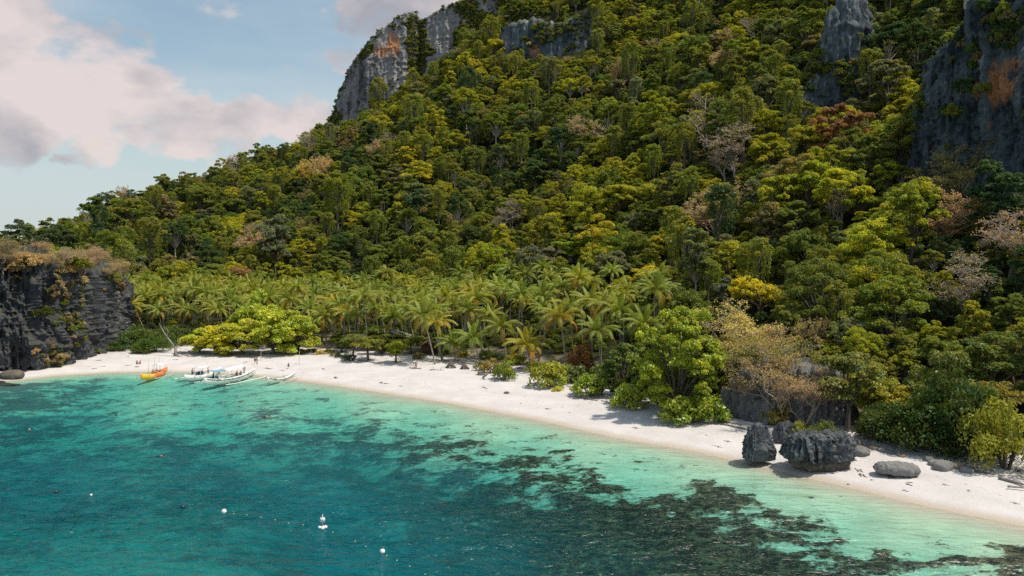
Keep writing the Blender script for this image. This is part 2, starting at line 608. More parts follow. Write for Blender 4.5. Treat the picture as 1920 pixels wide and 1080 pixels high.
GZ = np.where(sea, -depth * (1 - np.exp(-off / 7.0)) - 0.01 * off * np.exp(-off / 4), 1.9 * (1 - np.exp(-SD / 13.0)))
GZ += np.where(sea, reef * (0.25 + 0.7 * (n_fine - 0.3)) * np.clip(depth * 0.35, 0.1, 0.8), 0.0)
GZ += np.where(sea, 0.0, (fbm(P3 * np.array([0.25, 0.25, 1]), 4, 5) - 0.5) * 0.28 * np.clip(SD / 8, 0, 1))
GZ = np.where(SD > 60, -0.5, GZ)


def ground_mat(under):
    m, w = new_mat('coral_seabed' if under else 'white_sand')
    out = w.n('ShaderNodeOutputMaterial')
    p = w.n('ShaderNodeBsdfPrincipled')
    pos = w.n('ShaderNodeNewGeometry').outputs['Position']
    if under:
        va = w.n('ShaderNodeAttribute', attribute_type='GEOMETRY', attribute_name='var')
        sep = w.n('ShaderNodeSeparateColor'); w.l(va.outputs['Color'], sep.inputs[0])
        nz = w.noise(w.scaled(pos, (1, 1.35, 1)), 0.85, 8, 0.74)
        val = w.math('ADD', sep.outputs[0], w.math('MULTIPLY', w.math('SUBTRACT', nz, 0.5), 1.55))
        wid = w.math('ADD', w.math('ADD', w.math('MULTIPLY', sep.outputs[1], 0.40), w.math('MULTIPLY', sep.outputs[2], 0.10)), 0.06)
        reef_sheen = sep.outputs[2]
        rf = w.ramp(val, w.math('SUBTRACT', 0.5, wid), w.math('ADD', 0.5, wid))
        lump = w.noise(w.scaled(pos, (1, 1.5, 1)), 0.95, 6, 0.70)
        coral = w.mix(w.ramp(lump, 0.44, 0.62), (0.011, 0.016, 0.013), (0.13, 0.095, 0.054))
        coral = w.mix(w.ramp(w.noise(pos, 0.5, 5, 0.6), 0.62, 0.72), coral, (0.30, 0.22, 0.12))
        coral = w.mix(w.math('MULTIPLY', reef_sheen, 0.85), coral, (0.135, 0.165, 0.160))  # sky reflection painted into the reef colour: paler grey towards the left
        sand = w.mix(w.ramp(w.noise(pos, 0.22, 5, 0.6), 0.3, 0.75), (0.44, 0.45, 0.33), (0.58, 0.59, 0.44))
        zz = w.n('ShaderNodeSeparateXYZ'); w.l(pos, zz.inputs[0])
        sand = w.mix(w.ramp(zz.outputs['Z'], -0.55, -0.04), sand, (0.45, 0.385, 0.315))
        c = w.mix(rf, sand, coral)
    else:
        z = w.n('ShaderNodeSeparateXYZ'); w.l(pos, z.inputs[0])
        dry = w.mix(w.ramp(w.noise(pos, 0.18, 6, 0.62), 0.3, 0.7), (0.52, 0.49, 0.48), (0.60, 0.57, 0.56))
        fine = w.noise(pos, 1.3, 7, 0.75)
        dry = w.mix(w.ramp(fine, 0.58, 0.74, 0, 0.45), dry, (0.38, 0.34, 0.31))
        tide = w.math('ADD', z.outputs['Z'], w.math('MULTIPLY', w.math('SUBTRACT', w.noise(pos, 0.12, 3, 0.6), 0.5), 0.9))
        line = w.math('MULTIPLY', w.ramp(w.math('ABSOLUTE', w.math('SUBTRACT', tide, 0.95)), 0.0, 0.10, 1.0, 0.0), w.ramp(w.noise(pos, 1.1, 6, 0.75), 0.52, 0.66))
        dry = w.mix(w.math('MULTIPLY', line, 0.6), dry, (0.24, 0.19, 0.15))
        h = w.math('ADD', z.outputs['Z'], w.math('MULTIPLY', w.math('SUBTRACT', w.noise(pos, 0.25, 4, 0.6), 0.5), 0.18))
        c = w.mix(w.ramp(h, 0.0, 0.36), (0.45, 0.385, 0.315), dry)
        # litter under the trees
        lit = w.math('MULTIPLY', w.ramp(z.outputs['Z'], 1.5, 1.85), w.ramp(w.noise(pos, 0.5, 6, 0.7), 0.50, 0.62, 0, 0.75))
        c = w.mix(lit, c, (0.23, 0.18, 0.14))
        b = w.n('ShaderNodeBump'); b.inputs['Strength'].default_value = 0.7; b.inputs['Distance'].default_value = 0.2
        w.l(fine, b.inputs['Height']); w.l(b.outputs[0], p.inputs['Normal'])
    w.l(c, p.inputs['Base Color'])
    p.inputs['Roughness'].default_value = 0.95
    p.inputs['Specular IOR Level'].default_value = 0.1
    w.l(p.outputs[0], out.inputs[0])
    return m


Vg = np.stack([GX, GY, GZ], -1).reshape(-1, 3)
Fg = grid_faces(len(gx), len(gy))
Fg = Fg[:, ::1]
fsd = SD.reshape(-1)[Fg].mean(1)
raw = np.clip(0.5 + (nn - thr) * 2.3, 0.0, 1.0)
raw = np.where(reefd > 0.85, np.maximum(raw, 0.5 + 0.35 * smooth01(reefd, 0.85, 0.97)), raw) * smooth01(-SD, 1.0, 6.0)
rv = np.stack([raw, np.clip(depth / 8, 0, 1), smooth01(1000 - pxx, 0, 450) * smooth01(pyy, 1400, 700)], -1).reshape(-1, 3)  # third channel: how much painted sky reflection greys the reef


def sub_mesh(V, F, c):
    used = np.unique(F)
    remap = np.zeros(len(V), np.int64); remap[used] = np.arange(len(used))
    return MB().add(V[used], remap[F], None, c[used])


fy = GY.reshape(-1)[Fg].mean(1)
keep_land = (fsd >= -0.4) & (fsd < 62)
kind(sub_mesh(Vg, Fg[keep_land], rv).obj('beach', ground_mat(False), smooth=True), 'structure')
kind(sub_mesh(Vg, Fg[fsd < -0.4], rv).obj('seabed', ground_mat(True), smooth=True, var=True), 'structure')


def ground_z(x, y):
    sd = float(shore_dist(np.array([x]), np.array([y]))[0])
    return 1.9 * (1 - math.exp(-sd / 13.0)) if sd > 0 else 0.0


# water: a rippled skin over an absorbing, slightly cloudy body; the cloudiness seen from above grows with the depth
def water_mat():
    m, w = new_mat('sea_water')
    out = w.n('ShaderNodeOutputMaterial')
    pos = w.n('ShaderNodeNewGeometry').outputs['Position']
    va = w.n('ShaderNodeAttribute', attribute_type='GEOMETRY', attribute_name='var')
    sep = w.n('ShaderNodeSeparateColor'); w.l(va.outputs['Color'], sep.inputs[0])
    turn = w.n('ShaderNodeMapping'); w.l(pos, turn.inputs['Vector']); turn.inputs['Rotation'].default_value = (0, 0, 0.12)
    pos2 = turn.outputs[0]
    a = w.noise(w.scaled(pos2, (0.30, 0.80, 1)), 1.0, 3.0, 0.55, 0.5)
    b = w.noise(w.scaled(pos2, (0.10, 0.30, 1)), 1.0, 4, 0.55, 0.7)
    h = w.math('ADD', w.math('MULTIPLY', a, 1.0), w.math('MULTIPLY', b, 1.3))
    gust = w.ramp(w.noise(w.scaled(pos, (0.02, 0.035, 1)), 1.0, 3, 0.5), 0.35, 0.65, 0.6, 1.0)
    bump = w.n('ShaderNodeBump')
    w.l(w.math('MULTIPLY', gust, sep.outputs[1]), bump.inputs['Strength']); bump.inputs['Distance'].default_value = 2.4
    w.l(h, bump.inputs['Height'])
    fr = w.n('ShaderNodeFresnel'); fr.inputs['IOR'].default_value = 1.33
    w.l(bump.outputs[0], fr.inputs['Normal'])
    g = w.n('ShaderNodeBsdfGlossy'); g.inputs['Roughness'].default_value = 0.24
    w.l(bump.outputs[0], g.inputs['Normal'])
    t = w.n('ShaderNodeBsdfTransparent'); t.inputs['Color'].default_value = (0.97, 0.99, 0.98, 1)
    d = w.n('ShaderNodeBsdfDiffuse'); d.inputs['Color'].default_value = (0.001, 0.138, 0.172, 1)
    w.l(bump.outputs[0], d.inputs['Normal'])
    body = w.n('ShaderNodeMixShader'); w.l(sep.outputs[0], body.inputs[0])
    w.l(t.outputs[0], body.inputs[1]); w.l(d.outputs[0], body.inputs[2])
    mx = w.n('ShaderNodeMixShader')
    w.put(mx.inputs[0], w.math('MULTIPLY', fr.outputs[0], 0.55))
    w.l(body.outputs[0], mx.inputs[1]); w.l(g.outputs[0], mx.inputs[2])
    w.l(mx.outputs[0], out.inputs['Surface'])
    ab = w.n('ShaderNodeVolumeAbsorption')
    ab.inputs['Color'].default_value = (0.0, 0.785, 0.835, 1)
    ab.inputs['Density'].default_value = 0.22
    w.l(ab.outputs[0], out.inputs['Volume'])
    return m


wi, wj = np.arange(0, len(gx), 2), np.arange(0, len(gy), 2)
wx, wy = gx[wi], gy[wj]
WX, WY = np.meshgrid(wx, wy, indexing='ij')
wd = np.clip(depth[np.ix_(wi, wj)] * sea[np.ix_(wi, wj)], 0, 12)
murk = 0.62 * (1 - np.exp(-np.clip(wd - 1.9, 0, 20) * 0.55)) * np.clip(off[np.ix_(wi, wj)] / 10, 0, 1)
rip = 0.35 + 0.65 * smooth01(off[np.ix_(wi, wj)], 1, 25)
n0 = WX.size
V = np.concatenate([np.stack([WX, WY, np.zeros_like(WX)], -1).reshape(-1, 3), [(wx[0], wy[0], -40), (wx[-1], wy[0], -40), (wx[-1], wy[-1], -40), (wx[0], wy[-1], -40)]])
C = np.concatenate([np.stack([murk, rip, wd], -1).reshape(-1, 3), np.zeros((4, 3))])
me_w = MB().add(V, np.concatenate([grid_faces(len(wx), len(wy)), [(n0 + 3, n0 + 2, n0 + 1, n0)]]), None, C)
# sides of the body, as fans down to the deep corners
ny = len(wy); ring = [[i * ny for i in range(len(wx))], [(len(wx) - 1) * ny + j for j in range(ny)], [i * ny + ny - 1 for i in range(len(wx) - 1, -1, -1)], [j for j in range(ny - 1, -1, -1)]]
T = []
for side, idx in enumerate(ring):
    a, b = n0 + side, n0 + (side + 1) % 4
    for p, q in zip(idx[:-1], idx[1:]):
        T.append((p, a, q))
    T.append((idx[-1], a, b))
me_w.t.append(np.array(T)); me_w.tm.append(np.zeros(len(T), int))
kind(me_w.obj('sea', water_mat(), var=True), 'structure')

# ------------------------------------------------------------------ hillside
#  photo column, then (distance, height) from the back of the beach up over the ridge
HILL = [
    (-900, [(190, 1), (230, 5), (280, 9), (335, 17), (380, 24), (420, 27), (465, 24), (620, -5)]),
    (0,    [(212, 1.2), (240, 4), (285, 8), (335, 17), (385, 25), (425, 25), (460, 23), (600, -5)]),
    (150,  [(208, 1.2), (238, 4), (285, 8), (340, 21), (395, 34), (438, 42), (472, 39), (600, 0)]),
    (300,  [(207, 1.2), (238, 4), (285, 8), (350, 27), (410, 47), (455, 61), (490, 58), (610, 10)]),
    (500,  [(206, 1.2), (236, 4), (285, 8), (360, 35), (430, 65), (485, 87), (520, 87), (640, 30)]),
    (600,  [(202, 1.2), (233, 4), (280, 8), (365, 42), (445, 79), (510, 102), (545, 104), (660, 60)]),
    (700,  [(193, 1.2), (227, 4), (275, 9), (365, 48), (455, 90), (530, 120), (575, 120), (680, 90)]),
    (800,  [(184, 1.2), (218, 4), (265, 9), (360, 53), (450, 101), (535, 148), (590, 148), (690, 120)]),
    (900,  [(176, 1.2), (208, 4.5), (255, 10), (350, 56), (440, 109), (530, 171), (590, 180), (700, 150)]),
    (1000, [(167, 1.2), (198, 5), (245, 12), (335, 57), (425, 112), (515, 176), (590, 225), (720, 190)]),
    (1200, [(134, 1.2), (163, 5), (205, 13), (290, 54), (380, 109), (465, 168), (570, 235), (720, 210)]),
    (1400, [(119, 1.2), (141, 6), (172, 16), (240, 51), (315, 94), (385, 143), (485, 210), (660, 200)]),
    (1600, [(109, 1.2), (123, 6), (147, 15), (197, 41), (252, 74), (307, 114), (395, 180), (580, 180)]),
    (1800, [(99, 1.2), (110, 5), (127, 12), (162, 30), (202, 55), (247, 93), (322, 158), (500, 170)]),
    (1920, [(92, 1.2), (103, 5), (117, 11), (147, 27), (182, 47), (224, 84), (292, 148), (470, 165)]),
    (2600, [(75, 1.2), (86, 5), (98, 11), (123, 25), (152, 41), (187, 74), (252, 130), (420, 150)]),
    (3600, [(58, 1), (68, 4), (80, 9), (100, 20), (125, 34), (155, 60), (215, 105), (380, 120)]),
]
HX = np.array([c[0] for c in HILL], float)
HD = np.array([[p[0] for p in c[1]] for c in HILL], float)
HZ = np.array([[p[1] for p in c[1]] for c in HILL], float)


def _pchip(xs, Y, xq):
    """monotone cubic along axis 0"""
    h = np.diff(xs)[:, None]; d = np.diff(Y, axis=0) / h
    m = np.zeros_like(Y)
    m[1:-1] = np.where(d[1:] * d[:-1] > 0, 2 * d[1:] * d[:-1] / (d[1:] + d[:-1] + 1e-12), 0)
    m[0], m[-1] = d[0], d[-1]
    i = np.clip(np.searchsorted(xs, xq) - 1, 0, len(xs) - 2)
    t = ((xq - xs[i]) / (xs[i + 1] - xs[i]))[:, None]
    hh = h[i]
    return ((1 + 2 * t) * (1 - t) ** 2 * Y[i] + t * (1 - t) ** 2 * hh * m[i] + t * t * (3 - 2 * t) * Y[i + 1] + t * t * (t - 1) * hh * m[i + 1])


NCOL, NLEV = 280, 150
colx = np.concatenate([np.linspace(-900, -60, 30, endpoint=False), np.linspace(-60, 2000, 210), np.linspace(2000, 3600, 41)[1:]])
NCOL = len(colx)
levs = np.linspace(0, 7, NLEV)
TD = _pchip(np.arange(8.0), _pchip(HX, HD, colx).T, levs).T
TZ = _pchip(np.arange(8.0), _pchip(HX, HZ, colx).T, levs).T
TX = (colx[:, None] - 960) / FPX * TD
rav = fbm(np.stack([TX * 0.018, TD * 0.012, TX * 0], -1), 4, 3)
TZ = TZ + (rav - 0.5) * 13 * smooth01(levs, 2.0, 3.0)[None, :] * (1 - 0.55 * smooth01(levs, 4.6, 5.0)[None, :])
TP = np.stack([TX, TD, TZ], -1)


def hill_point(c, t):
    """point on the hillside at photo column c, level t"""
    ci = np.interp(c, colx, np.arange(NCOL)); ti = t / 7.0 * (NLEV - 1)
    i, j = int(min(ci, NCOL - 2)), int(min(ti, NLEV - 2))
    a, b = ci - i, ti - j
    return (TP[i, j] * (1 - a) * (1 - b) + TP[i + 1, j] * a * (1 - b) + TP[i, j + 1] * (1 - a) * b + TP[i + 1, j + 1] * a * b)


def hill_hit(px, py, tmin=0.0, tmax=5.9):
    """first point of the hillside seen through a photo pixel"""
    prev = None
    for t in np.linspace(tmin, tmax, 160):
        P = hill_point(px, t)
        y = project(P)[1]
        if y <= py:
            return P, t
    return hill_point(px, tmax), tmax


def floor_mat():
    m, w = new_mat('forest_floor')
    out = w.n('ShaderNodeOutputMaterial')
    p = w.n('ShaderNodeBsdfPrincipled')
    pos = w.n('ShaderNodeNewGeometry').outputs['Position']
    f = w.noise(pos, 0.35, 7, 0.7)
    c = w.mix(w.ramp(f, 0.35, 0.65), (0.020, 0.026, 0.010), (0.055, 0.055, 0.020))
    z = w.n('ShaderNodeSeparateXYZ'); w.l(pos, z.inputs[0])
    g = w.ramp(w.math('ADD', z.outputs['Z'], w.math('MULTIPLY', f, 3)), 3.2, 6.0)
    c = w.mix(g, (0.30, 0.25, 0.20), c)
    w.l(c, p.inputs['Base Color']); p.inputs['Roughness'].default_value = 1.0
    p.inputs['Specular IOR Level'].default_value = 0.05
    b = w.n('ShaderNodeBump'); b.inputs['Distance'].default_value = 1.0
    w.l(f, b.inputs['Height']); w.l(b.outputs[0], p.inputs['Normal'])
    w.l(p.outputs[0], out.inputs[0])
    return m


kind(MB().add(TP.reshape(-1, 3), grid_faces(NCOL, NLEV)).obj('hillside', floor_mat(), smooth=True), 'structure')

# ------------------------------------------------------------------ cliffs
CLIFFS = []          # photo outline of bare rock: columns, tops, bottoms, distance


def cliff(name, cols, mat, back=50, lean=0.12, amp=5.0, flute=0.06, nu=140, nv=110, seed=1, undercut=0.0, bulge=0.0, top_rise=0.0, as_structure=True, runnel=0.95, pit=0.45):
    """a rock face whose foot and brow run through the given photo points, at the given distances, with real depth behind the brow"""
    cols = np.array(cols, float)
    xs = np.linspace(cols[0, 0], cols[-1, 0], nu)
    yt, yb, dd = (np.interp(xs, cols[:, 0], cols[:, k]) for k in (1, 2, 3))
    bot = np.array([at_d(x, y, d) for x, y, d in zip(xs, yb, dd)])
    zt0 = np.array([at_d(x, y, d)[2] for x, y, d in zip(xs, yt, dd)])
    hgt = zt0 - bot[:, 2]
    dtop = dd + np.maximum(hgt, 0) * lean
    top = np.array([at_d(x, y, d) for x, y, d in zip(xs, yt, dtop)])
    nb = 26
    s = np.linspace(0, 1, nv)[:, None, None]
    face = bot[None] * (1 - s) + top[None] * s
    if bulge:
        face[..., 1] -= bulge * np.sin(np.pi * s[..., 0] ** 0.8) * np.ones((1, nu))
    if undercut:
        face[..., 1] += undercut * np.exp(-s[..., 0] * 22)
    b = np.linspace(0, 1, nb)[1:, None, None]
    ray = top - np.array([0, 0, H_CAM]); ray[:, 2] = 0
    ray /= np.linalg.norm(ray, axis=1)[:, None]
    plate = top[None] + b * back * ray[None]
    plate[..., 2] += top_rise * b[..., 0] - 0.6 * back * np.clip(b[..., 0] - 0.6, 0, 1) ** 2
    G = np.concatenate([face, plate])
    # rock relief: broad buttresses, vertical flutes, fine pitting
    n = np.zeros_like(G)
    du = np.gradient(G, axis=1); dv = np.gradient(G, axis=0)
    n = np.cross(du, dv); n /= np.linalg.norm(n, axis=-1)[..., None] + 1e-9
    flip = np.sign(n[nv // 2, nu // 2, 1]); n = -n * flip if flip > 0 else n
    f = flute
    r1 = fbm(G * np.array([f, f, f * 0.45]), 4, seed) - 0.5
    r2 = fbm(G * np.array([f * 3.6, f * 3.6, f * 0.7]), 4, seed + 9, ridged=True) - 0.5
    r3 = fbm(G * np.array([f * 9, f * 9, f * 6]), 3, seed + 21, ridged=True) - 0.5
    st = fbm(G * np.array([f * 0.8, f * 0.8, f * 5.0]), 3, seed + 33) - 0.5
    fade = np.ones(G.shape[0]); fade[-8:] = np.linspace(1, 0.2, 8)
    G = G + n * ((r1 * 1.6 + r2 * runnel + r3 * pit + st * 0.06) * amp * fade[:, None])[..., None]
    o = MB().add(G.reshape(-1, 3), grid_faces(G.shape[0], nu)).obj(name, mat, smooth=False)
    if as_structure:
        kind(o, 'structure')
    CLIFFS.append((cols, float(dd.mean())))
    return o, G


ORANGE_PEAK = [(*at_d(737, 84, 612), 10, 14, 1.0), (*at_d(722, 98, 612), 9, 9, 1.0)]
ORANGE_RIGHT = [(*at_d(1893, 150, 170), 1.5, 5.5, 0.9), (*at_d(1866, 160, 172), 1.3, 2.0, 0.8), (*at_d(1848, 152, 173), 0.8, 1.8, 0.8), (*at_d(1914, 112, 168), 1.5, 3, 0.7), (*at_d(1872, 232, 172), 0.8, 1.6, 0.6)]
ORANGE_MID = [(*at_d(1004, 96, 486), 4, 5, 0.7), (*at_d(1030, 60, 486), 5, 4, 0.4)]
M['peak_rock'] = rock_mat('peak_limestone', (0.075, 0.072, 0.075), (0.25, 0.235, 0.235), (0.50, 0.46, 0.45), 1.5, ORANGE_PEAK, 0.6, 0.5, 0.5)
M['dark_rock'] = rock_mat('dark_limestone', (0.018, 0.024, 0.030), (0.082, 0.098, 0.112), (0.50, 0.50, 0.50), 1.9, ORANGE_RIGHT + ORANGE_MID, 0.45, 0.35, 1.0)
M['head_rock'] = rock_mat('headland_limestone', (0.014, 0.017, 0.022), (0.062, 0.066, 0.074), (0.36, 0.32, 0.29), 0.8, (), 0.75, 0.35, 1.6)
M['beach_rock'] = rock_mat('pitted_limestone', (0.022, 0.028, 0.034), (0.105, 0.115, 0.125), (0.27, 0.27, 0.27), 1.0, (), 0.6, 0.1, 4.0, tan_foot=True)
M['wall_rock'] = rock_mat('wall_limestone', (0.040, 0.045, 0.050), (0.17, 0.17, 0.175), (0.36, 0.34, 0.33), 1.2, (), 0.6, 0.3, 2.5)
M['tan_rock'] = rock_mat('tan_limestone', (0.030, 0.030, 0.028), (0.12, 0.105, 0.085), (0.26, 0.22, 0.17), 0.4, (), 0.4, 0.05, 4.0)
M['pale_rock'] = rock_mat('pale_limestone', (0.08, 0.08, 0.085), (0.21, 0.205, 0.20), (0.46, 0.45, 0.43), 0.3, (), 0.6, 0.1, 3.0)

peak, PEAK_G = cliff('limestone_peak', [(596, 285, 335, 668), (604, 262, 330, 655), (616, 228, 320, 640), (632, 184, 310, 628), (654, 136, 300, 616), (692, 82, 290, 606), (735, 38, 270, 602),
               (758, 26, 250, 602), (778, 28, 230, 608), (788, 40, 220, 612), (802, 34, 200, 610), (850, 12, 170, 606), (900, -20, 130, 600), (960, -60, 100, 596), (1040, -100, 60, 590)],
               M['peak_rock'], back=70, lean=0.10, amp=6.0, flute=0.04, nu=330, nv=260, seed=4, top_rise=-4, runnel=0.5, pit=0.5)
_, DARK_G = cliff('dark_cliff', [(1684, 300, 340, 216), (1706, 240, 380, 198), (1730, 188, 400, 190), (1762, 112, 410, 185), (1800, 50, 410, 181), (1850, 5, 410, 175), (1920, -60, 410, 167), (2100, -170, 420, 150), (2300, -270, 430, 136)],
      M['dark_rock'], back=52, lean=0.10, amp=4.8, flute=0.10, nu=300, nv=220, seed=14)
_, OUT_G = cliff('dark_outcrop', [(1496, 172, 230, 276), (1516, 128, 240, 264), (1545, 85, 245, 261), (1566, 20, 245, 259), (1600, -35, 240, 258), (1616, 20, 225, 264), (1632, 100, 210, 280)],
      M['dark_rock'], back=50, lean=0.12, amp=4.0, flute=0.08, nu=90, nv=90, seed=24)
_, GREY_G = cliff('grey_outcrop', [(930, 88, 110, 506), (950, 55, 128, 492), (1000, 40, 128, 484), (1050, 48, 128, 480), (1085, 30, 124, 476), (1105, 18, 112, 476), (1126, 50, 100, 492)],
      M['dark_rock'], back=55, lean=0.15, amp=4.0, flute=0.05, nu=100, nv=60, seed=34)
_, HEAD_G = cliff('dark_headland', [(-260, 478, 745, 153), (-150, 485, 728, 160), (0, 494, 706, 170), (60, 498, 701, 174), (110, 503, 694, 180), (150, 508, 684, 188), (185, 518, 674, 198), (212, 530, 662, 208), (228, 556, 655, 216), (240, 610, 648, 224)],
      M['head_rock'], back=55, lean=0.10, amp=5.0, flute=0.11, nu=460, nv=220, seed=44, undercut=2.5, bulge=1.5, top_rise=1.0, runnel=1.4, pit=0.55)
cliff('rock_wall', [(1336, 766, 800, 120), (1352, 735, 806, 118), (1390, 700, 815, 115), (1440, 690, 828, 112), (1500, 694, 836, 110), (1550, 708, 836, 110), (1590, 735, 838, 110), (1608, 790, 836, 113)],
      M['wall_rock'], back=10, lean=0.18, amp=1.7, flute=0.33, nu=150, nv=90, seed=54, top_rise=1.0)


def in_cliff(P, margin_top=10, margin_bottom=0):
    x, y = project(P)
    for cols, d in CLIFFS:
        if cols[0, 0] - 4 < x < cols[-1, 0] + 4:
            yt = np.interp(x, cols[:, 0], cols[:, 1]); yb = np.interp(x, cols[:, 0], cols[:, 2])
            dd = np.interp(x, cols[:, 0], cols[:, 3])
            if yt + margin_top < y < yb - margin_bottom and dd - 6 < P[1] < dd + 70:
                return True
    return False


def boulder(name, label, P, size, mat, seed, rz=0.0, sub=5, ridge=0.3, freq=1.0, squash=0.75, spike=0.0, cat='rock', group=None):
    """a rock with sharp dissolved relief, flat-footed and sunk a little in the sand"""
    import bmesh
    bm = bmesh.new()
    bmesh.ops.create_icosphere(bm, subdivisions=sub, radius=1.0)
    V = np.array([v.co for v in bm.verts]); F = np.array([[v.index for v in f.verts] for f in bm.faces])
    bm.free()
    d = V / np.linalg.norm(V, axis=1)[:, None]
    s = np.asarray(size, float)
    B = np.sign(V) * np.abs(V) ** squash * s
    m = max(s)
    q = d * s + seed * 3.1
    r = (fbm(q * 0.55 * freq, 3, seed) - 0.5) * 1.0 + (fbm(q * np.array([2.2, 2.2, 0.8]) * freq, 4, seed + 5, ridged=True) - 0.55) * ridge * 1.6 + (fbm(q * np.array([5, 5, 2]) * freq, 3, seed + 8, ridged=True) - 0.5) * ridge * 0.5
    B = B + d * (r * min(s) * 0.75)[:, None]
    if spike:
        B[:, 2] += spike * s[2] * np.clip(fbm(q[:, :] * np.array([2.2, 2.2, 0.1]) * freq, 3, seed + 2, ridged=True) - 0.45, 0, 1) * np.clip(d[:, 2], 0, 1)
    B[:, 2] = np.maximum(B[:, 2], -0.75 * s[2])
    B[:, 2] += s[2] * 0.62
    o = MB().add(B, None, F).obj(name, mat)
    o.location = P; o.rotation_euler = (0, 0, rz)
    return tag(o, label, cat, group)


# ------------------------------------------------------------------ foliage forms
def unit(a):
    return a / (np.linalg.norm(a, axis=-1, keepdims=True) + 1e-9)


def leaves(mb, C, R, per, size, rng, up=0.5, jitter=0.6, slim=0.55, var=(0.8, 1.2), zmin=-0.45, droop=0.0, clump_var=0.22, yellow=0.12):
    """leaf-shaped faces spread over the skins of leaf clumps with centres C and radii R"""
    C = np.asarray(C, float); R = np.asarray(R, float)
    n = len(C) * per
    c = np.repeat(C, per, 0); r = np.repeat(R, per, 0)
    d = unit(rng.normal(size=(n, 3)))
    d[:, 2] = np.where(d[:, 2] < zmin, -d[:, 2], d[:, 2])
    p = c + d * r * rng.uniform(0.62, 1.06, (n, 1))
    nor = unit(d * 0.8 + np.array([0, 0, up]) + rng.normal(size=(n, 3)) * jitter)
    t = unit(np.cross(nor, rng.normal(size=(n, 3))))
    if droop:
        t = unit(t * (1 - droop) + np.array([0, 0, -1.0]) * droop)
        nor = unit(nor - t * np.sum(nor * t, 1, keepdims=True))
    b = np.cross(nor, t)
    L = size * rng.uniform(0.65, 1.35, (n, 1)); W = L * slim
    fold = nor * L * 0.10
    V = np.stack([p - t * L / 2 - fold, p + b * W / 2 + fold * 0.6, p + t * L / 2 - fold, p - b * W / 2 + fold * 0.6], 1).reshape(-1, 3)
    Q = np.arange(n * 4).reshape(-1, 4)
    k = np.repeat(rng.uniform(1 - clump_var, 1 + clump_var, len(C)), per) * rng.uniform(var[0], var[1], n)
    ye = np.repeat(rng.normal(0, yellow, len(C)), per)
    col = np.stack([k * (1 + ye), k * (1 + ye * 0.3), k * (1 - ye)], 1)
    mb.add(V, Q, None, np.repeat(np.clip(col, 0.2, 2.2), 4, 0))


def limb(mb, a, b, r0, r1, rng, sag=0.12, n=5, sides=5):
    a = np.asarray(a, float); b = np.asarray(b, float)
    L = np.linalg.norm(b - a)
    mid = rng.normal(0, 0.06 * L, 3); mid[2] += sag * L
    t = np.linspace(0, 1, n)[:, None]
    pts = a * (1 - t) + b * t + mid * np.sin(np.pi * t)
    tube(mb, pts, np.linspace(r0, r1, n), sides, cap=False)


def lobed_tree(seed, R=5.0, trunk_h=7.0, n_lobes=12, depth=0.62, flat=0.62, lobe=0.40, subs=11, per=42, size=0.50, form='dome', jitter=0.6, up=0.5):
    rng = np.random.default_rng(seed)
    cr, tr = MB(), MB()
    cz = trunk_h
    lobes, rad = [], []
    for i in range(n_lobes):
        a = i * 2.39996 + rng.uniform(-0.4, 0.4)
        f = math.sqrt((i + 0.6) / n_lobes)
        if form == 'dome':
            x = R * 0.76 * f * rng.uniform(0.72, 1.15)
            z = cz + R * depth * (1 - f ** 2.2) + rng.uniform(-0.24, 0.20) * R
            lr = R * lobe * rng.uniform(0.55, 1.2)
        elif form == 'layer':
            x = R * rng.uniform(0.15, 0.85) * (0.5 + 0.5 * f)
            z = cz + rng.uniform(-0.35, 0.65) * R * (1.15 - f * 0.7)
            lr = R * lobe * rng.uniform(0.75, 1.15)
        elif form == 'round':
            u = (i + 0.5) / n_lobes
            zz = 1 - 1.72 * u
            x = R * 0.70 * math.sqrt(max(1 - zz * zz, 0)) * rng.uniform(0.75, 1.22)
            z = cz + R * depth * (zz + 0.72) + rng.uniform(-0.12, 0.12) * R
            lr = R * lobe * rng.uniform(0.6, 1.25)
        else:           # tall
            x = R * 0.5 * f
            z = cz + R * rng.uniform(-0.9, 0.95) * (1 - 0.4 * f)
            lr = R * lobe * rng.uniform(0.65, 1.1)
        lobes.append((x * math.cos(a), x * math.sin(a), z)); rad.append(lr)
    lobes = np.array(lobes); rad = np.array(rad)
    fl = 0.30 if form == 'layer' else flat
    C, RR = [], []
    for p, lr in zip(lobes, rad):
        d = unit(rng.normal(size=(subs, 3))); d[:, 2] = np.where(d[:, 2] < -0.25, -d[:, 2], d[:, 2])
        q = p + d * lr * np.array([1, 1, fl]) * rng.uniform(0.55, 1.0, (subs, 1))
        C.append(q)
        s = lr * rng.uniform(0.28, 0.46, (subs, 1))
        RR.append(np.concatenate([s, s, s * (0.5 if form == 'layer' else 0.72)], 1))
    leaves(cr, np.concatenate(C), np.concatenate(RR), per, size, rng, up, jitter)
    fork = np.array([rng.uniform(-.3, .3), rng.uniform(-.3, .3), trunk_h * 0.55])
    tube(tr, [(0, 0, -3.0), (0.05, 0, 0), fork * np.array([.6, .6, .5]), fork], [0.40, 0.30, 0.24, 0.20], 6, cap=False)
    tube(tr, [fork, fork * 0.5 + np.array([0, 0, cz * 0.5]), (0, 0, cz + R * 0.3)], [0.20, 0.15, 0.05], 5, cap=False)
    for p in lobes[2:]:
        limb(tr, fork, p - np.array([0, 0, 0.2]), 0.13, 0.03, rng)
    return cr, tr


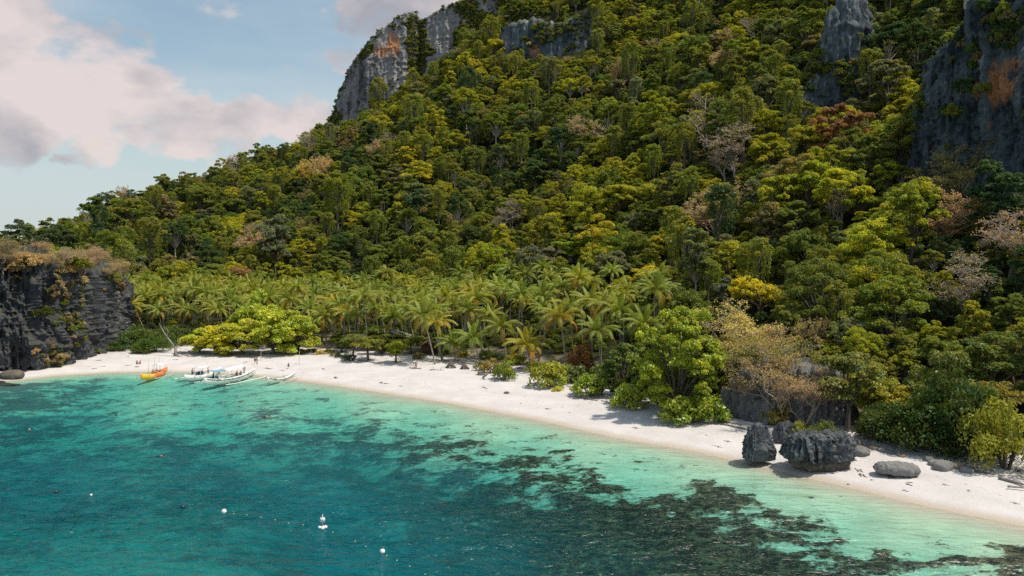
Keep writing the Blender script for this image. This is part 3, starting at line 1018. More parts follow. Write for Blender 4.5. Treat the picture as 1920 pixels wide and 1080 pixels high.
def draped_tree(seed, R=3.6, trunk_h=10.0):
    """tall tree smothered in hanging climbers"""
    rng = np.random.default_rng(seed)
    cr, tr = MB(), MB()
    C, RR = [], []
    for i in range(26):
        a = rng.uniform(0, 6.283); f = rng.uniform(0.1, 1)
        z = trunk_h + R * 0.9 * (1 - f * f) + rng.uniform(-0.6, 0.4)
        C.append((R * f * math.cos(a), R * f * math.sin(a), z)); s = rng.uniform(0.55, 1.05); RR.append((s, s, s * 0.7))
    leaves(cr, C, RR, 60, 0.42, rng, 0.5, 0.6)
    # curtains
    C, RR = [], []
    for i in range(17):
        a = rng.uniform(0, 6.283); f = rng.uniform(0.35, 0.95)
        z0 = trunk_h + R * 0.5 * (1 - f * f); L = rng.uniform(2.5, 8.0)
        k = int(L / 0.65)
        for j in range(k):
            w = 0.55 * (1 - 0.6 * j / k)
            C.append((R * f * math.cos(a) * (1 - 0.02 * j) + rng.uniform(-.15, .15), R * f * math.sin(a) * (1 - 0.02 * j) + rng.uniform(-.15, .15), z0 - j * 0.65))
            RR.append((w, w, 0.6))
    leaves(cr, C, RR, 14, 0.40, rng, 0.15, 0.5, 0.45, droop=0.5)
    tube(tr, [(0, 0, -3), (0.1, 0, trunk_h * 0.5), (0, 0.1, trunk_h + 1)], [0.38, 0.26, 0.12], 6, cap=False)
    for i in range(6):
        a = i * 1.05
        limb(tr, (0, 0, trunk_h * 0.7), (R * 0.7 * math.cos(a), R * 0.7 * math.sin(a), trunk_h + 0.6), 0.12, 0.03, rng)
    return cr, tr


def branch_tree(seed, height=10.0, spread=6.0, levels=5, leaf_n=10, leaf_size=0.25, trunk=0.30, flat=0.45, keep=0.6, forks=3, twig=0.012, lean=0.0):
    """open branching tree, with a thin scatter of small leaves on the outer twigs"""
    rng = np.random.default_rng(seed)
    tr, cr = MB(), MB()
    tips = []

    def grow(p, d, L, r, lv):
        n = 4
        pts = [p]
        q = p.copy(); dd = d.copy()
        for i in range(n):
            dd = unit(dd + rng.normal(0, 0.16, 3) + np.array([0, 0, 0.06]))
            q = q + dd * L / n
            pts.append(q.copy())
        tube(tr, pts, np.linspace(r, max(r * 0.62, twig), n + 1), 6 if lv < 2 else 4 if lv < 4 else 3, cap=False)
        if lv >= levels:
            tips.append(q); tips.append(np.array(pts[2]))
            return
        k = forks if lv > 0 else forks + 1
        for j in range(k):
            a = rng.uniform(0, 6.283) if lv else j * 6.283 / k + rng.uniform(-.4, .4)
            side = np.array([math.cos(a), math.sin(a), 0])
            nd = unit(dd * rng.uniform(0.45, 0.95) + side * rng.uniform(0.55, 1.05) * (spread / height) * 1.5 + np.array([0, 0, 0.22 - 0.10 * lv * flat]))
            start = np.array(pts[-1]) if j < 2 else np.array(pts[rng.integers(2, n)])
            grow(start, nd, L * rng.uniform(0.58, 0.82), max(r * 0.60, twig), lv + 1)

    grow(np.array([0, 0, -1.0]), unit(np.array([lean, 0.0, 1.0])), height * 0.42, trunk, 0)
    if leaf_n and tips:
        T = np.array(tips); T = T[rng.random(len(T)) < keep]
        leaves(cr, T, np.full((len(T), 3), 0.55) * np.array([1, 1, .6]), leaf_n, leaf_size, rng, 0.4, 0.8, clump_var=0.3)
    return cr, tr


def bush(seed, R=2.2, h=2.4, n=26, per=55, size=0.32, slim=0.6, flat=0.8, up=0.45, jitter=0.55, full=True):
    """leafy mound that reaches the ground, with short stems"""
    rng = np.random.default_rng(seed)
    cr, tr = MB(), MB()
    C, RR = [], []
    for i in range(n):
        a = rng.uniform(0, 6.283); f = math.sqrt(rng.uniform(0, 1))
        top = h * math.sqrt(max(1 - (f * 0.95) ** 2, 0.04))
        z = top * (rng.uniform(0.25, 0.95) if full else rng.uniform(0.6, 0.95))
        s = R * rng.uniform(0.20, 0.36)
        C.append((R * 0.86 * f * math.cos(a), R * 0.86 * f * math.sin(a), z)); RR.append((s, s, s * flat))
    leaves(cr, C, RR, per, size, rng, up, jitter, slim)
    for i in range(6):
        a = i * 1.05 + rng.uniform(-.3, .3); f = rng.uniform(0.3, 0.7)
        limb(tr, (0.1 * math.cos(a), 0.1 * math.sin(a), -0.3), (R * f * math.cos(a), R * f * math.sin(a), h * 0.6), 0.05 * R * 0.6 + 0.02, 0.015, rng)
    return cr, tr


class Form:
    def __init__(self, cr, tr, leaf, bark):
        self.crown = cr.mesh('crown', leaf) if cr.n else None
        self.trunk = tr.mesh('trunk', bark, smooth=True, var=False)
        self.leaf, self.bark = leaf, bark
        self.raw = (cr, tr)

    def joined(self, name):
        mb = MB()
        if self.raw[0].n:
            mb.merge(self.raw[0], 0)
        mb.merge(self.raw[1], 1)
        return mb.mesh(name, [self.leaf, self.bark])


DOMES = [Form(*lobed_tree(100 + i, 5.0, [5.2, 6.0, 4.8, 6.6, 5.5][i], [15, 12, 18, 11][i % 4], [0.62, 0.5, 0.75, 0.55][i % 4], size=[0.31, 0.29, 0.33, 0.30][i % 4], subs=15, per=84, lobe=[0.38, 0.34, 0.30, 0.42][i % 4]), M['leaf'], M['bark']) for i in range(5)]
ROUNDS = [Form(*lobed_tree(120 + i, 5.0, [1.6, 2.4, 1.2, 2.0, 3.0][i], [20, 16, 24, 18, 22][i], [0.78, 0.66, 0.92, 0.72, 0.85][i], size=[0.30, 0.28, 0.32, 0.27, 0.30][i], subs=13, per=66, lobe=[0.34, 0.38, 0.30, 0.36, 0.31][i], form='round', jitter=0.65, up=0.55), M['leaf'], M['bark']) for i in range(5)]
LAYERS = [Form(*lobed_tree(140 + i, 5.0, 6.2, 16, form='layer', lobe=0.42, size=0.30, per=90, up=0.8, jitter=0.5), M['leaf'], M['bark']) for i in range(3)]
TALLS = [Form(*lobed_tree(160 + i, 5.2, 8.0, 20, form='tall', lobe=0.29, size=0.30, subs=13, per=80), M['leaf'], M['bark']) for i in range(3)]
FEATHERS = [Form(*lobed_tree(180 + i, 5.0, 7.5, 16, lobe=0.33, depth=0.55, subs=10, per=70, size=0.30, jitter=1.0, up=0.3), M['leaf'], M['bark_pale']) for i in range(2)]
DRAPED = [Form(*draped_tree(200 + i), M['leaf'], M['bark']) for i in range(3)]
DRIES = [Form(*branch_tree(220 + i, 11.5, 7.0, 5, 7, 0.34, keep=0.8, trunk=0.26), M['leaf'], M['bark_tan']) for i in range(3)]
BARES = [Form(*branch_tree(240 + i, 13.0, 9.0, 5, 4, 0.28, keep=0.45, trunk=0.36, twig=0.028), M['leaf'], M['bark_pale']) for i in range(3)]
BUSHES = [Form(*bush(260 + i), M['leaf'], M['bark']) for i in range(3)]
WAXY = [Form(*bush(280 + i, 3.0, 3.2, 34, 46, 0.46, 0.62), M['leaf_waxy'], M['bark']) for i in range(3)]

TINTS = {
    'dark green': (0.030, 0.048, 0.016),
    'mid green': (0.068, 0.086, 0.014),
    'olive': (0.094, 0.104, 0.016),
    'yellow-green': (0.140, 0.145, 0.013),
    'bright yellow': (0.178, 0.172, 0.012),
    'brownish': (0.112, 0.094, 0.038),
    'grey-green': (0.090, 0.098, 0.046),
    'russet': (0.120, 0.070, 0.032),
    'tan': (0.195, 0.145, 0.075),
    'fresh green': (0.100, 0.140, 0.013),
}
ORD = ['first', 'second', 'third', 'fourth', 'fifth', 'sixth', 'seventh', 'eighth', 'ninth', 'tenth', 'eleventh', 'twelfth', 'thirteenth', 'fourteenth', 'fifteenth', 'sixteenth', 'seventeenth',
       'eighteenth', 'nineteenth', 'twentieth'] + ['twenty-' + x for x in ('first', 'second', 'third', 'fourth', 'fifth', 'sixth', 'seventh', 'eighth', 'ninth')] + ['thirtieth'] + ['thirty-' + x for x in ('first', 'second', 'third', 'fourth', 'fifth', 'sixth', 'seventh', 'eighth', 'ninth')]


LEAF_GAIN = 2.6


def jitter_tint(c, rng, k=0.12):
    b = rng.uniform(1 - k, 1 + k) * LEAF_GAIN
    return (c[0] * b * rng.uniform(0.92, 1.10), c[1] * b, c[2] * b * rng.uniform(0.8, 1.3))


def plant(name, label, cat, form, P, s, tint, rz=0.0, group=None, zs=1.0):
    """one tree or shrub: an Empty at its foot with trunk and crown"""
    root = thing(name, label, cat, P, rz, group, (s, s, s * zs))
    link('trunk', form.trunk, root)
    if form.crown is not None:
        c = link('crown', form.crown, root)
        c['tint'] = [float(x) for x in tint]
    return root


# ------------------------------------------------------------------ scatter of the hillside forest
def landmark(px):
    for lim, s in ((230, 'above the dark headland'), (345, 'above the orange boat'), (500, 'above the white boats'), (620, 'above the almond trees'), (800, 'below the peak'),
                   (960, 'above the small hut'), (1100, 'above the leaning palms'), (1260, 'above the biggest shrub'), (1390, 'beside the thicket'), (1560, 'above the pitted rocks'), (1720, 'above the pale boulder'), (9999, 'below the dark cliff')):
        if px < lim:
            return s


def band(t):
    for lim, s in ((2.35, 'at slope foot'), (3.0, 'low on the slope'), (3.7, 'below mid slope'), (4.3, 'above mid slope'), (4.8, 'high on the slope')):
        if t < lim:
            return s
    return 'near the skyline'


# things that stand clear of the trees in front of them: photo columns, the height that crowns there stay below, their distance
CLEAR = [([596, 650, 700, 760, 800, 870, 950], [226, 205, 178, 130, 98, 58, -5], 590), ([955, 1000, 1060, 1108], [96, 106, 104, 84], 478), ([1516, 1545, 1605], [140, 160, 120], 250),
         ([1706, 1760, 1800, 1880, 1930, 1990], [215, 235, 250, 262, 252, 235], 172)]
for x0, x1, yl, hx, hy in ((1675, 1815, 572, 1795, 600), (1815, 1930, 500, 1890, 525), (1272, 1335, 575, 1305, 600), (1325, 1420, 312, 1375, 335), (1190, 1260, 540, 1225, 560), (1360, 1480, 575, 1435, 600),
                           (1060, 1110, 500, 1085, 530), (930, 985, 420, 962, 445), (1545, 1605, 415, 1575, 440)):
    CLEAR.append(([x0, x1], [yl, yl], float(hill_hit(hx, hy, 0.8)[0][1]) - 1))


def hides(P, h):
    x, y = project(P + np.array([0, 0, h]))
    for xs, ys, d in CLEAR:
        if xs[0] < x < xs[-1] and P[1] < d and y < np.interp(x, xs, ys):
            return True
    return False


def scatter_forest():
    rng = np.random.default_rng(5)
    cell, pts, grid = 9.0, [], {}
    # weight the draws by ground area
    A = np.linalg.norm(np.cross(TP[1:, :-1] - TP[:-1, :-1], TP[:-1, 1:] - TP[:-1, :-1]), axis=-1)
    vis = (colx[:-1, None] > -140) & (colx[:-1, None] < 2060) & (levs[None, :-1] > 0.75) & (levs[None, :-1] < 6.1)
    W = (A * vis).ravel(); W /= W.sum()
    draws = rng.choice(len(W), 22000, p=W)
    for k in draws:
        i, j = divmod(int(k), NLEV - 1)
        a, b = rng.random(), rng.random()
        P = (TP[i, j] * (1 - a) * (1 - b) + TP[i + 1, j] * a * (1 - b) + TP[i, j + 1] * (1 - a) * b + TP[i + 1, j + 1] * a * b)
        t = levs[j] + b * (levs[1] - levs[0]); c = colx[i] + a * (colx[i + 1] - colx[i])
        if t < np.interp(c, [1000, 1150, 1250, 1350, 1480, 1600], [1.95, 1.8, 1.15, 1.2, 1.1, 0.8]):
            continue
        s = rng.choice([0.70, 0.95, 1.2, 1.5, 1.9], p=[.24, .28, .24, .16, .08]) * rng.uniform(0.92, 1.08)
        if c < 600 and t > 3.9:
            s *= 0.8
        if P[1] < 190:
            s *= 0.8
        r = 3.0 * s + 0.9
        gx_, gy_ = int(P[0] // cell), int(P[1] // cell)
        ok = True
        for ux in (-1, 0, 1):
            for uy in (-1, 0, 1):
                for (Q, rq) in grid.get((gx_ + ux, gy_ + uy), ()):
                    if np.hypot(P[0] - Q[0], (P[1] - Q[1]) * 1.12) < (r + rq) * 0.72:
                        ok = False; break
                if not ok:
                    break
            if not ok:
                break
        if not ok:
            continue
        if hides(P, 11.5 * s):
            s *= 0.6
            if hides(P, 11.5 * s):
                continue
        if in_cliff(P, -6, 6) or in_cliff(P + np.array([0, 0, 6 * s]), 2, 8):
            continue
        grid.setdefault((gx_, gy_), []).append((P, r))
        pts.append((P, s, t, c))
    out = []
    patch = fbm(np.array([p[0] for p in pts]) * np.array([0.02, 0.02, 0.0]), 3, 77)
    patch2 = fbm(np.array([p[0] for p in pts]) * np.array([0.03, 0.03, 0.0]) + 50, 3, 87)
    for (P, s, t, c), q, q2 in zip(pts, patch, patch2):
        px, py = project(P + np.array([0, 0, 9 * s]))
        u = rng.random()
        warm = (q - 0.5) * 2.2 + (0.10 if px > 900 else -0.04) + (0.12 if py < 350 else 0)
        u2 = rng.random() - warm * 0.55
        tint = 'dark green' if u2 > 0.80 else 'mid green' if u2 > 0.50 else 'olive' if u2 > 0.25 else 'yellow-green' if u2 > 0.05 else 'bright yellow' if u2 > -0.06 else 'yellow-green'
        if rng.random() < 0.07:
            tint = 'grey-green'
        form, nm = ('dome', 'broadleaf_tree')
        dr = 0.12 + (0.14 if q2 > 0.55 else 0)
        if u < 0.42: form = 'round'
        elif u < 0.54: form = 'dome'
        elif u < 0.59: form = 'layer'
        elif u < 0.69: form = 'tall'
        elif u < 0.76: form = 'feather'
        elif u < 0.76 + dr: form, nm = 'draped', 'vine_draped_tree'
        elif u < 0.955: form = 'round'
        else:
            form, nm = ('dry', 'dry_tree') if rng.random() < 0.7 else ('bare', 'bare_tree')
            tint = rng.choice(['brownish', 'tan'])
        if nm == 'vine_draped_tree' and P[1] < 200 and px > 1600:
            form, nm = 'round', 'broadleaf_tree'
        if nm == 'vine_draped_tree' and 'yellow' in tint:
            tint = 'olive'
        if nm == 'broadleaf_tree' and rng.random() < 0.035:
            tint = 'brownish' if rng.random() < 0.95 else 'russet'
        out.append(dict(P=P, s=s, t=t, c=c, px=float(px), py=float(py), form=form, name=nm, tint=tint, show=s / P[1]))
    return out, rng


FORMS = {'round': ROUNDS, 'dome': DOMES, 'layer': LAYERS, 'tall': TALLS, 'feather': FEATHERS, 'draped': DRAPED, 'dry': DRIES, 'bare': BARES}
FORM_WORD = {'round': 'rounded', 'dome': 'domed', 'layer': 'flat-topped', 'tall': 'tall', 'feather': 'fine-leaved', 'draped': 'vine-hung', 'dry': 'half-bare', 'bare': 'bare-limbed'}
trees, frng = scatter_forest()


def scatter_stuff(name, items, meshes):
    """one object of kind stuff that spreads joined forms over its points"""
    me = bpy.data.meshes.new(name)
    me.from_pydata([tuple(i['P']) for i in items], [], [])
    for an, ty, key in (('idx', 'INT', 'value'), ('scl', 'FLOAT_VECTOR', 'vector'), ('rot', 'FLOAT_VECTOR', 'vector'), ('tint', 'FLOAT_COLOR', 'color')):
        me.attributes.new(an, ty, 'POINT')
    me.attributes['idx'].data.foreach_set('value', np.array([i['k'] for i in items], np.int32))
    me.attributes['scl'].data.foreach_set('vector', np.array([i['scl'] for i in items], np.float32).ravel())
    me.attributes['rot'].data.foreach_set('vector', np.array([i['rot'] for i in items], np.float32).ravel())
    me.attributes['tint'].data.foreach_set('color', np.array([(*i['col'], 1) for i in items], np.float32).ravel())
    o = kind(link(name, me), 'stuff')
    src = bpy.data.collections.new(name + ' forms')
    for k, m in enumerate(meshes):
        src.objects.link(bpy.data.objects.new(f'{name}_form_{k:02d}', m))
    ng = bpy.data.node_groups.new(name, 'GeometryNodeTree')
    ng.interface.new_socket('Geometry', in_out='INPUT', socket_type='NodeSocketGeometry')
    ng.interface.new_socket('Geometry', in_out='OUTPUT', socket_type='NodeSocketGeometry')
    N = ng.nodes.new
    gi, go, ip, ci = N('NodeGroupInput'), N('NodeGroupOutput'), N('GeometryNodeInstanceOnPoints'), N('GeometryNodeCollectionInfo')
    ci.inputs['Collection'].default_value = src
    ci.inputs['Separate Children'].default_value = True
    ci.inputs['Reset Children'].default_value = True
    L = ng.links.new

    def named(an, ty):
        nd = N('GeometryNodeInputNamedAttribute'); nd.data_type = ty; nd.inputs['Name'].default_value = an
        return nd.outputs['Attribute']
    L(gi.outputs[0], ip.inputs['Points']); L(ci.outputs[0], ip.inputs['Instance'])
    ip.inputs['Pick Instance'].default_value = True
    L(named('idx', 'INT'), ip.inputs['Instance Index'])
    er = N('FunctionNodeEulerToRotation'); L(named('rot', 'FLOAT_VECTOR'), er.inputs[0]); L(er.outputs[0], ip.inputs['Rotation'])
    L(named('scl', 'FLOAT_VECTOR'), ip.inputs['Scale'])
    L(ip.outputs[0], go.inputs[0])
    md = o.modifiers.new('spread', 'NODES'); md.node_group = ng
    return o


single, rest = [], []
LIMIT = {'broadleaf_tree': 300, 'vine_draped_tree': 110, 'dry_tree': 60, 'bare_tree': 40}
count = {}
for it in sorted(trees, key=lambda i: -i['show']):
    inside = -20 < it['px'] < 1940 and -25 < it['py'] < 1090
    if inside and count.get(it['name'], 0) < LIMIT[it['name']]:
        count[it['name']] = count.get(it['name'], 0) + 1
        single.append(it)
    else:
        rest.append(it)

classes = {}
for it in single:
    it['cls'] = (it['tint'], it['form'], band(it['t']), landmark(it['px']))
    classes.setdefault(it['cls'], []).append(it)
for cls, its in classes.items():
    its.sort(key=lambda i: i['px'])
    for n, it in enumerate(its):
        tint, form, bnd, lm = cls
        w = FORM_WORD[form]
        it['label'] = (f'lone {tint} {w} tree {bnd} {lm}' if len(its) == 1 else f'{ORD[n]} from left of {tint} {w} trees {bnd} {lm}')
for it in single:
    f = FORMS[it['form']][int(frng.integers(len(FORMS[it['form']])))]
    plant(it['name'], it['label'], 'tree', f, it['P'] - np.array([0, 0, 0.3]), it['s'], jitter_tint(TINTS[it['tint']], frng), frng.uniform(0, 6.28), 'forest trees on the hillside', frng.uniform(0.9, 1.2))

flat_forms = [(k, f) for k in FORMS for f in FORMS[k]]
start = {}
for n, (k, f) in enumerate(flat_forms):
    start.setdefault(k, []).append(n)
for it in rest:
    it['k'] = int(frng.choice(start[it['form']])); z = it['s'] * frng.uniform(0.9, 1.2)
    it['scl'] = (it['s'], it['s'], z); it['rot'] = (0, 0, frng.uniform(0, 6.28)); it['col'] = jitter_tint(TINTS[it['tint']], frng)
scatter_stuff('far_forest', rest, [f.joined(f'far_form_{n:02d}') for n, (k, f) in enumerate(flat_forms)])


# undergrowth: low bushes on the forest floor and on ledges of the cliffs
def undergrowth():
    rng = np.random.default_rng(15)
    items = []
    A = np.linalg.norm(np.cross(TP[1:, :-1] - TP[:-1, :-1], TP[:-1, 1:] - TP[:-1, :-1]), axis=-1)
    vis = (colx[:-1, None] > -140) & (colx[:-1, None] < 2060) & (levs[None, :-1] > 0.45) & (levs[None, :-1] < 6.1)
    W = (A * vis).ravel(); W /= W.sum()
    for k in rng.choice(len(W), 6500, p=W):
        i, j = divmod(int(k), NLEV - 1)
        P = TP[i, j] + (TP[i + 1, j + 1] - TP[i, j]) * rng.random()
        s = rng.uniform(0.7, 1.7)
        if levs[j] < 1.7 and colx[i] < 1150:
            s *= 0.55
        if in_cliff(P, 0, 0) or hides(P, 3.0 * s):
            continue
        t = TINTS[rng.choice(['dark green', 'mid green', 'olive', 'brownish'], p=[.30, .38, .26, .06])]
        items.append(dict(P=P, k=int(rng.integers(3)), scl=(s, s, s * rng.uniform(.8, 1.4)), rot=(0, 0, rng.uniform(0, 6.28)), col=jitter_tint(t, rng)))
    return items


scatter_stuff('undergrowth', undergrowth(), [f.joined(f'under_form_{n:02d}') for n, f in enumerate(BUSHES)])


def cliff_scrub():
    rng = np.random.default_rng(19)
    items = []
    G = PEAK_G
    nr, nu = G.shape[:2]
    mask = fbm(G * np.array([0.03, 0.03, 0.04]), 4, 61)
    face_rows = nr - 25
    for _ in range(15000):
        i, j = int(rng.integers(0, nr - 1)), int(rng.integers(0, nu))
        f = i / face_rows
        want = 0.0
        if i >= face_rows - 6:
            want = 0.35
        else:
            want = 1.0 if mask[i, j] > 0.585 else 0.12 if mask[i, j] > 0.54 else 0.008
            x = project(G[i, j])[0]
            if 765 < x < 800:
                want = max(want, 0.55)
            if f > 0.88 and x < 775:
                want = max(want, 0.30 if mask[i, j] > 0.47 else 0.06)
            if x > 860 and f > 0.8: want = max(want, .4)
            if 700 < x < 755 and 60 < project(G[i, j])[1] < 125:
                want = 0.0
        if rng.random() > want:
            continue
        s = rng.uniform(0.35, 0.95)
        t = TINTS[rng.choice(['dark green', 'mid green', 'olive', 'brownish'], p=[.15, .30, .33, .22])]
        items.append(dict(P=G[i, j] + np.array([0, -0.3, -0.3]), k=int(rng.integers(3)), scl=(s, s, s), rot=(rng.uniform(-.3, .5), 0, rng.uniform(0, 6.28)), col=jitter_tint(t, rng)))
    # growth hanging on the lower cliffs
    for G, sc, n, thr, seed in ((DARK_G, 0.05, 2200, 0.645, 62), (OUT_G, 0.06, 600, 0.62, 63), (GREY_G, 0.05, 400, 0.57, 64), (HEAD_G, 0.07, 1500, 0.62, 65)):
        nr, nu = G.shape[:2]
        mk = fbm(G * np.array([sc, sc, sc * .7]), 4, seed)
        for _ in range(n):
            i, j = int(rng.integers(4, nr - 1)), int(rng.integers(0, nu))
            edge = 0.9 if (i > nr - 27 or j < nu * 0.05) else 0.0
            if G is not DARK_G and j > nu * 0.9: edge = 0.9
            if G is HEAD_G: edge = 0.25 if i > nr - 30 else 0.0
            want = max(edge, 1.0 if mk[i, j] > thr else 0.015)
            if rng.random() > want:
                continue
            s = rng.uniform(0.35, 1.15) * (0.55 if G is HEAD_G else 1.0)
            t = TINTS[rng.choice(['dark green', 'mid green', 'olive', 'brownish', 'tan'], p=([.30, .25, .28, .12, .05] if G is not HEAD_G else [.08, .12, .22, .25, .33]))]
            items.append(dict(P=G[i, j] + np.array([0, -0.2, -0.3]), k=int(rng.integers(3)), scl=(s, s, s * rng.uniform(.8, 1.5)), rot=(rng.uniform(0, .5), 0, rng.uniform(0, 6.28)), col=jitter_tint(t, rng)))
    return items


scatter_stuff('cliff_scrub', cliff_scrub(), [f.joined(f'scrub_form_{n:02d}') for n, f in enumerate(BUSHES)])
# ------------------------------------------------------------------ coconut palms
def frond_mesh(seed, L=4.6, droop=1.0, lift=0.6):
    """one coconut leaf: arching midrib with hanging leaflets either side"""
    rng = np.random.default_rng(seed)
    mb = MB()
    n = 9
    s = np.linspace(0, 1, n)
    ang = lift - droop * 1.5 * s ** 1.6
    step = L / (n - 1)
    x = np.concatenate([[0], np.cumsum(np.cos(ang[:-1]) * step)]); z = np.concatenate([[0], np.cumsum(np.sin(ang[:-1]) * step)])
    pts = np.stack([x, np.zeros(n), z], 1)
    tube(mb, pts, np.linspace(0.06, 0.012, n), 3, cap=False, var=(1.7, 1.35, 1.2))
    V, Q, C = [], [], []
    k = 24
    for i in range(k):
        t = 0.10 + 0.88 * i / (k - 1)
        p = np.array([np.interp(t, s, pts[:, j]) for j in range(3)])
        q = np.array([np.interp(min(t + 0.03, 1), s, pts[:, j]) for j in range(3)])
        d = unit(q - p + 1e-6)
        ll = L * 0.21 * math.sin(math.pi * (0.12 + 0.80 * t)) ** 0.7 * rng.uniform(0.85, 1.1)
        for sd in (-1, 1):
            out = unit(d * 0.55 + np.array([0, sd * 0.85, 0]) + np.array([0, 0, -0.15]))
            tip = p + out * ll * 0.8 + np.array([0, 0, -ll * rng.uniform(0.25, 0.55)])
            mid = p + out * ll * 0.55 + np.array([0, 0, -ll * 0.06])
            w = d * 0.085
            b = len(V)
            V += [p - w * 0.4, p + w * 0.6, mid + w, mid - w, tip]
            Q.append((b, b + 1, b + 2, b + 3)); Q.append((b + 3, b + 2, b + 4, b + 4))
            c = rng.uniform(0.8, 1.2)
            C += [(c, c, c)] * 4 + [(c * 1.15, c * 1.02, c)]
    V = np.array(V)
    T = [(a, b_, c) for (a, b_, c, d_) in Q if c == d_]
    Q = [q for q in Q if q[2] != q[3]]
    mb.add(V, Q, T, np.array(C))
    return mb


FROND_MB = [frond_mesh(300 + i, [4.9, 5.2, 4.7, 4.9, 4.1][i], [0.75, 1.0, 1.25, 1.5, 0.35][i], [0.75, 0.55, 0.30, -0.05, 1.25][i]) for i in range(5)]
FRONDS = [f.mesh('frond', M['palm_leaf']) for f in FROND_MB]
def nut_mesh():
    mb = MB()
    for i in range(7):
        a = i * 0.9
        ball(mb, (0.30 * math.cos(a), 0.30 * math.sin(a), -0.30 - 0.08 * (i % 3)), (0.13, 0.13, 0.16), 6, 5)
    return mb
M['coconut'] = plain_mat('coconut_husk', (0.30, 0.20, 0.05))
NUTS = nut_mesh().mesh('coconuts', M['coconut'], smooth=True, var=False)


def frond_layout(rng, n):
    """(form, turn about the trunk, tilt) for every leaf of one crown"""
    out = []
    for i in range(n):
        u = (i + 0.5) / n
        form = 4 if u < 0.16 else 0 if u < 0.40 else 1 if u < 0.64 else 2 if u < 0.86 else 3
        out.append((form, i * 2.39996 + rng.uniform(-.25, .25), rng.uniform(-0.16, 0.16), rng.uniform(0.88, 1.12)))
    return out


def palm_crown(seed):
    rng = np.random.default_rng(seed)
    mb = MB()
    for form, a, tilt, s in frond_layout(rng, 24):
        R = np.array(Matrix.Rotation(a, 3, 'Z') @ Matrix.Rotation(tilt, 3, 'Y'))
        src = FROND_MB[form]
        k = rng.uniform(0.85, 1.15) * (np.array([1.9, 1.15, 1.3]) if form == 3 and rng.random() < 0.55 else 1.0)
        mb.add(np.concatenate(src.v) @ R.T * s, np.concatenate(src.q), np.concatenate(src.t), np.concatenate(src.c) * k)
    return mb.mesh('crown', M['palm_leaf'])


CROWNS = [palm_crown(330 + i) for i in range(5)]
PALM_TINTS = [(0.076, 0.098, 0.014), (0.094, 0.110, 0.014), (0.118, 0.116, 0.014), (0.094, 0.115, 0.018)]


def palm(label, base, top, rng, fine, group):
    base = np.array(base, float); top = np.array(top, float)
    root = thing('coconut_palm', label, 'palm tree', tuple(base), 0, group)
    d = top - base
    t = np.linspace(0, 1, 10)
    bend = rng.uniform(0.05, 0.16) * np.array([d[0] * 0.8 + rng.normal(0, .5), d[1] + rng.normal(0, .5), 0])
    pts = d[None] * t[:, None] - bend[None] * np.sin(np.pi * t)[:, None]
    rad = 0.15 + 0.14 * np.exp(-t * 9) - 0.03 * t
    mb = MB(); tube(mb, np.concatenate([[pts[0] - (0, 0, .4)], pts]), np.concatenate([[0.36], rad]), 7, cap=False)
    mb.obj('trunk', M['palm_bark'], root, smooth=True)
    tint = jitter_tint(PALM_TINTS[int(rng.integers(4))], rng)
    hang = d / np.linalg.norm(d)
    if fine:
        for form, a, tilt, s in frond_layout(rng, 24):
            f = link('frond', FRONDS[form], root, tuple(d))
            f.rotation_euler = (Matrix.Rotation(a, 3, 'Z') @ Matrix.Rotation(tilt, 3, 'Y')).to_euler()
            f.scale = (s * 1.12, s * 1.12, s * 1.12)
            k = rng.uniform(0.85, 1.15)
            ye = 1.75 if form == 3 and rng.random() < 0.5 else 1.0
            f['tint'] = [tint[0] * k * ye, tint[1] * k, tint[2] * k]
        link('coconuts', NUTS, root, tuple(d))
    else:
        c = link('crown', CROWNS[int(rng.integers(5))], root, tuple(d))
        c.rotation_euler = (rng.uniform(-.1, .1), rng.uniform(-.1, .1), rng.uniform(0, 6.28))
        s = rng.uniform(0.74, 1.02); c.scale = (s, s, s)
        c['tint'] = list(tint)
    return root


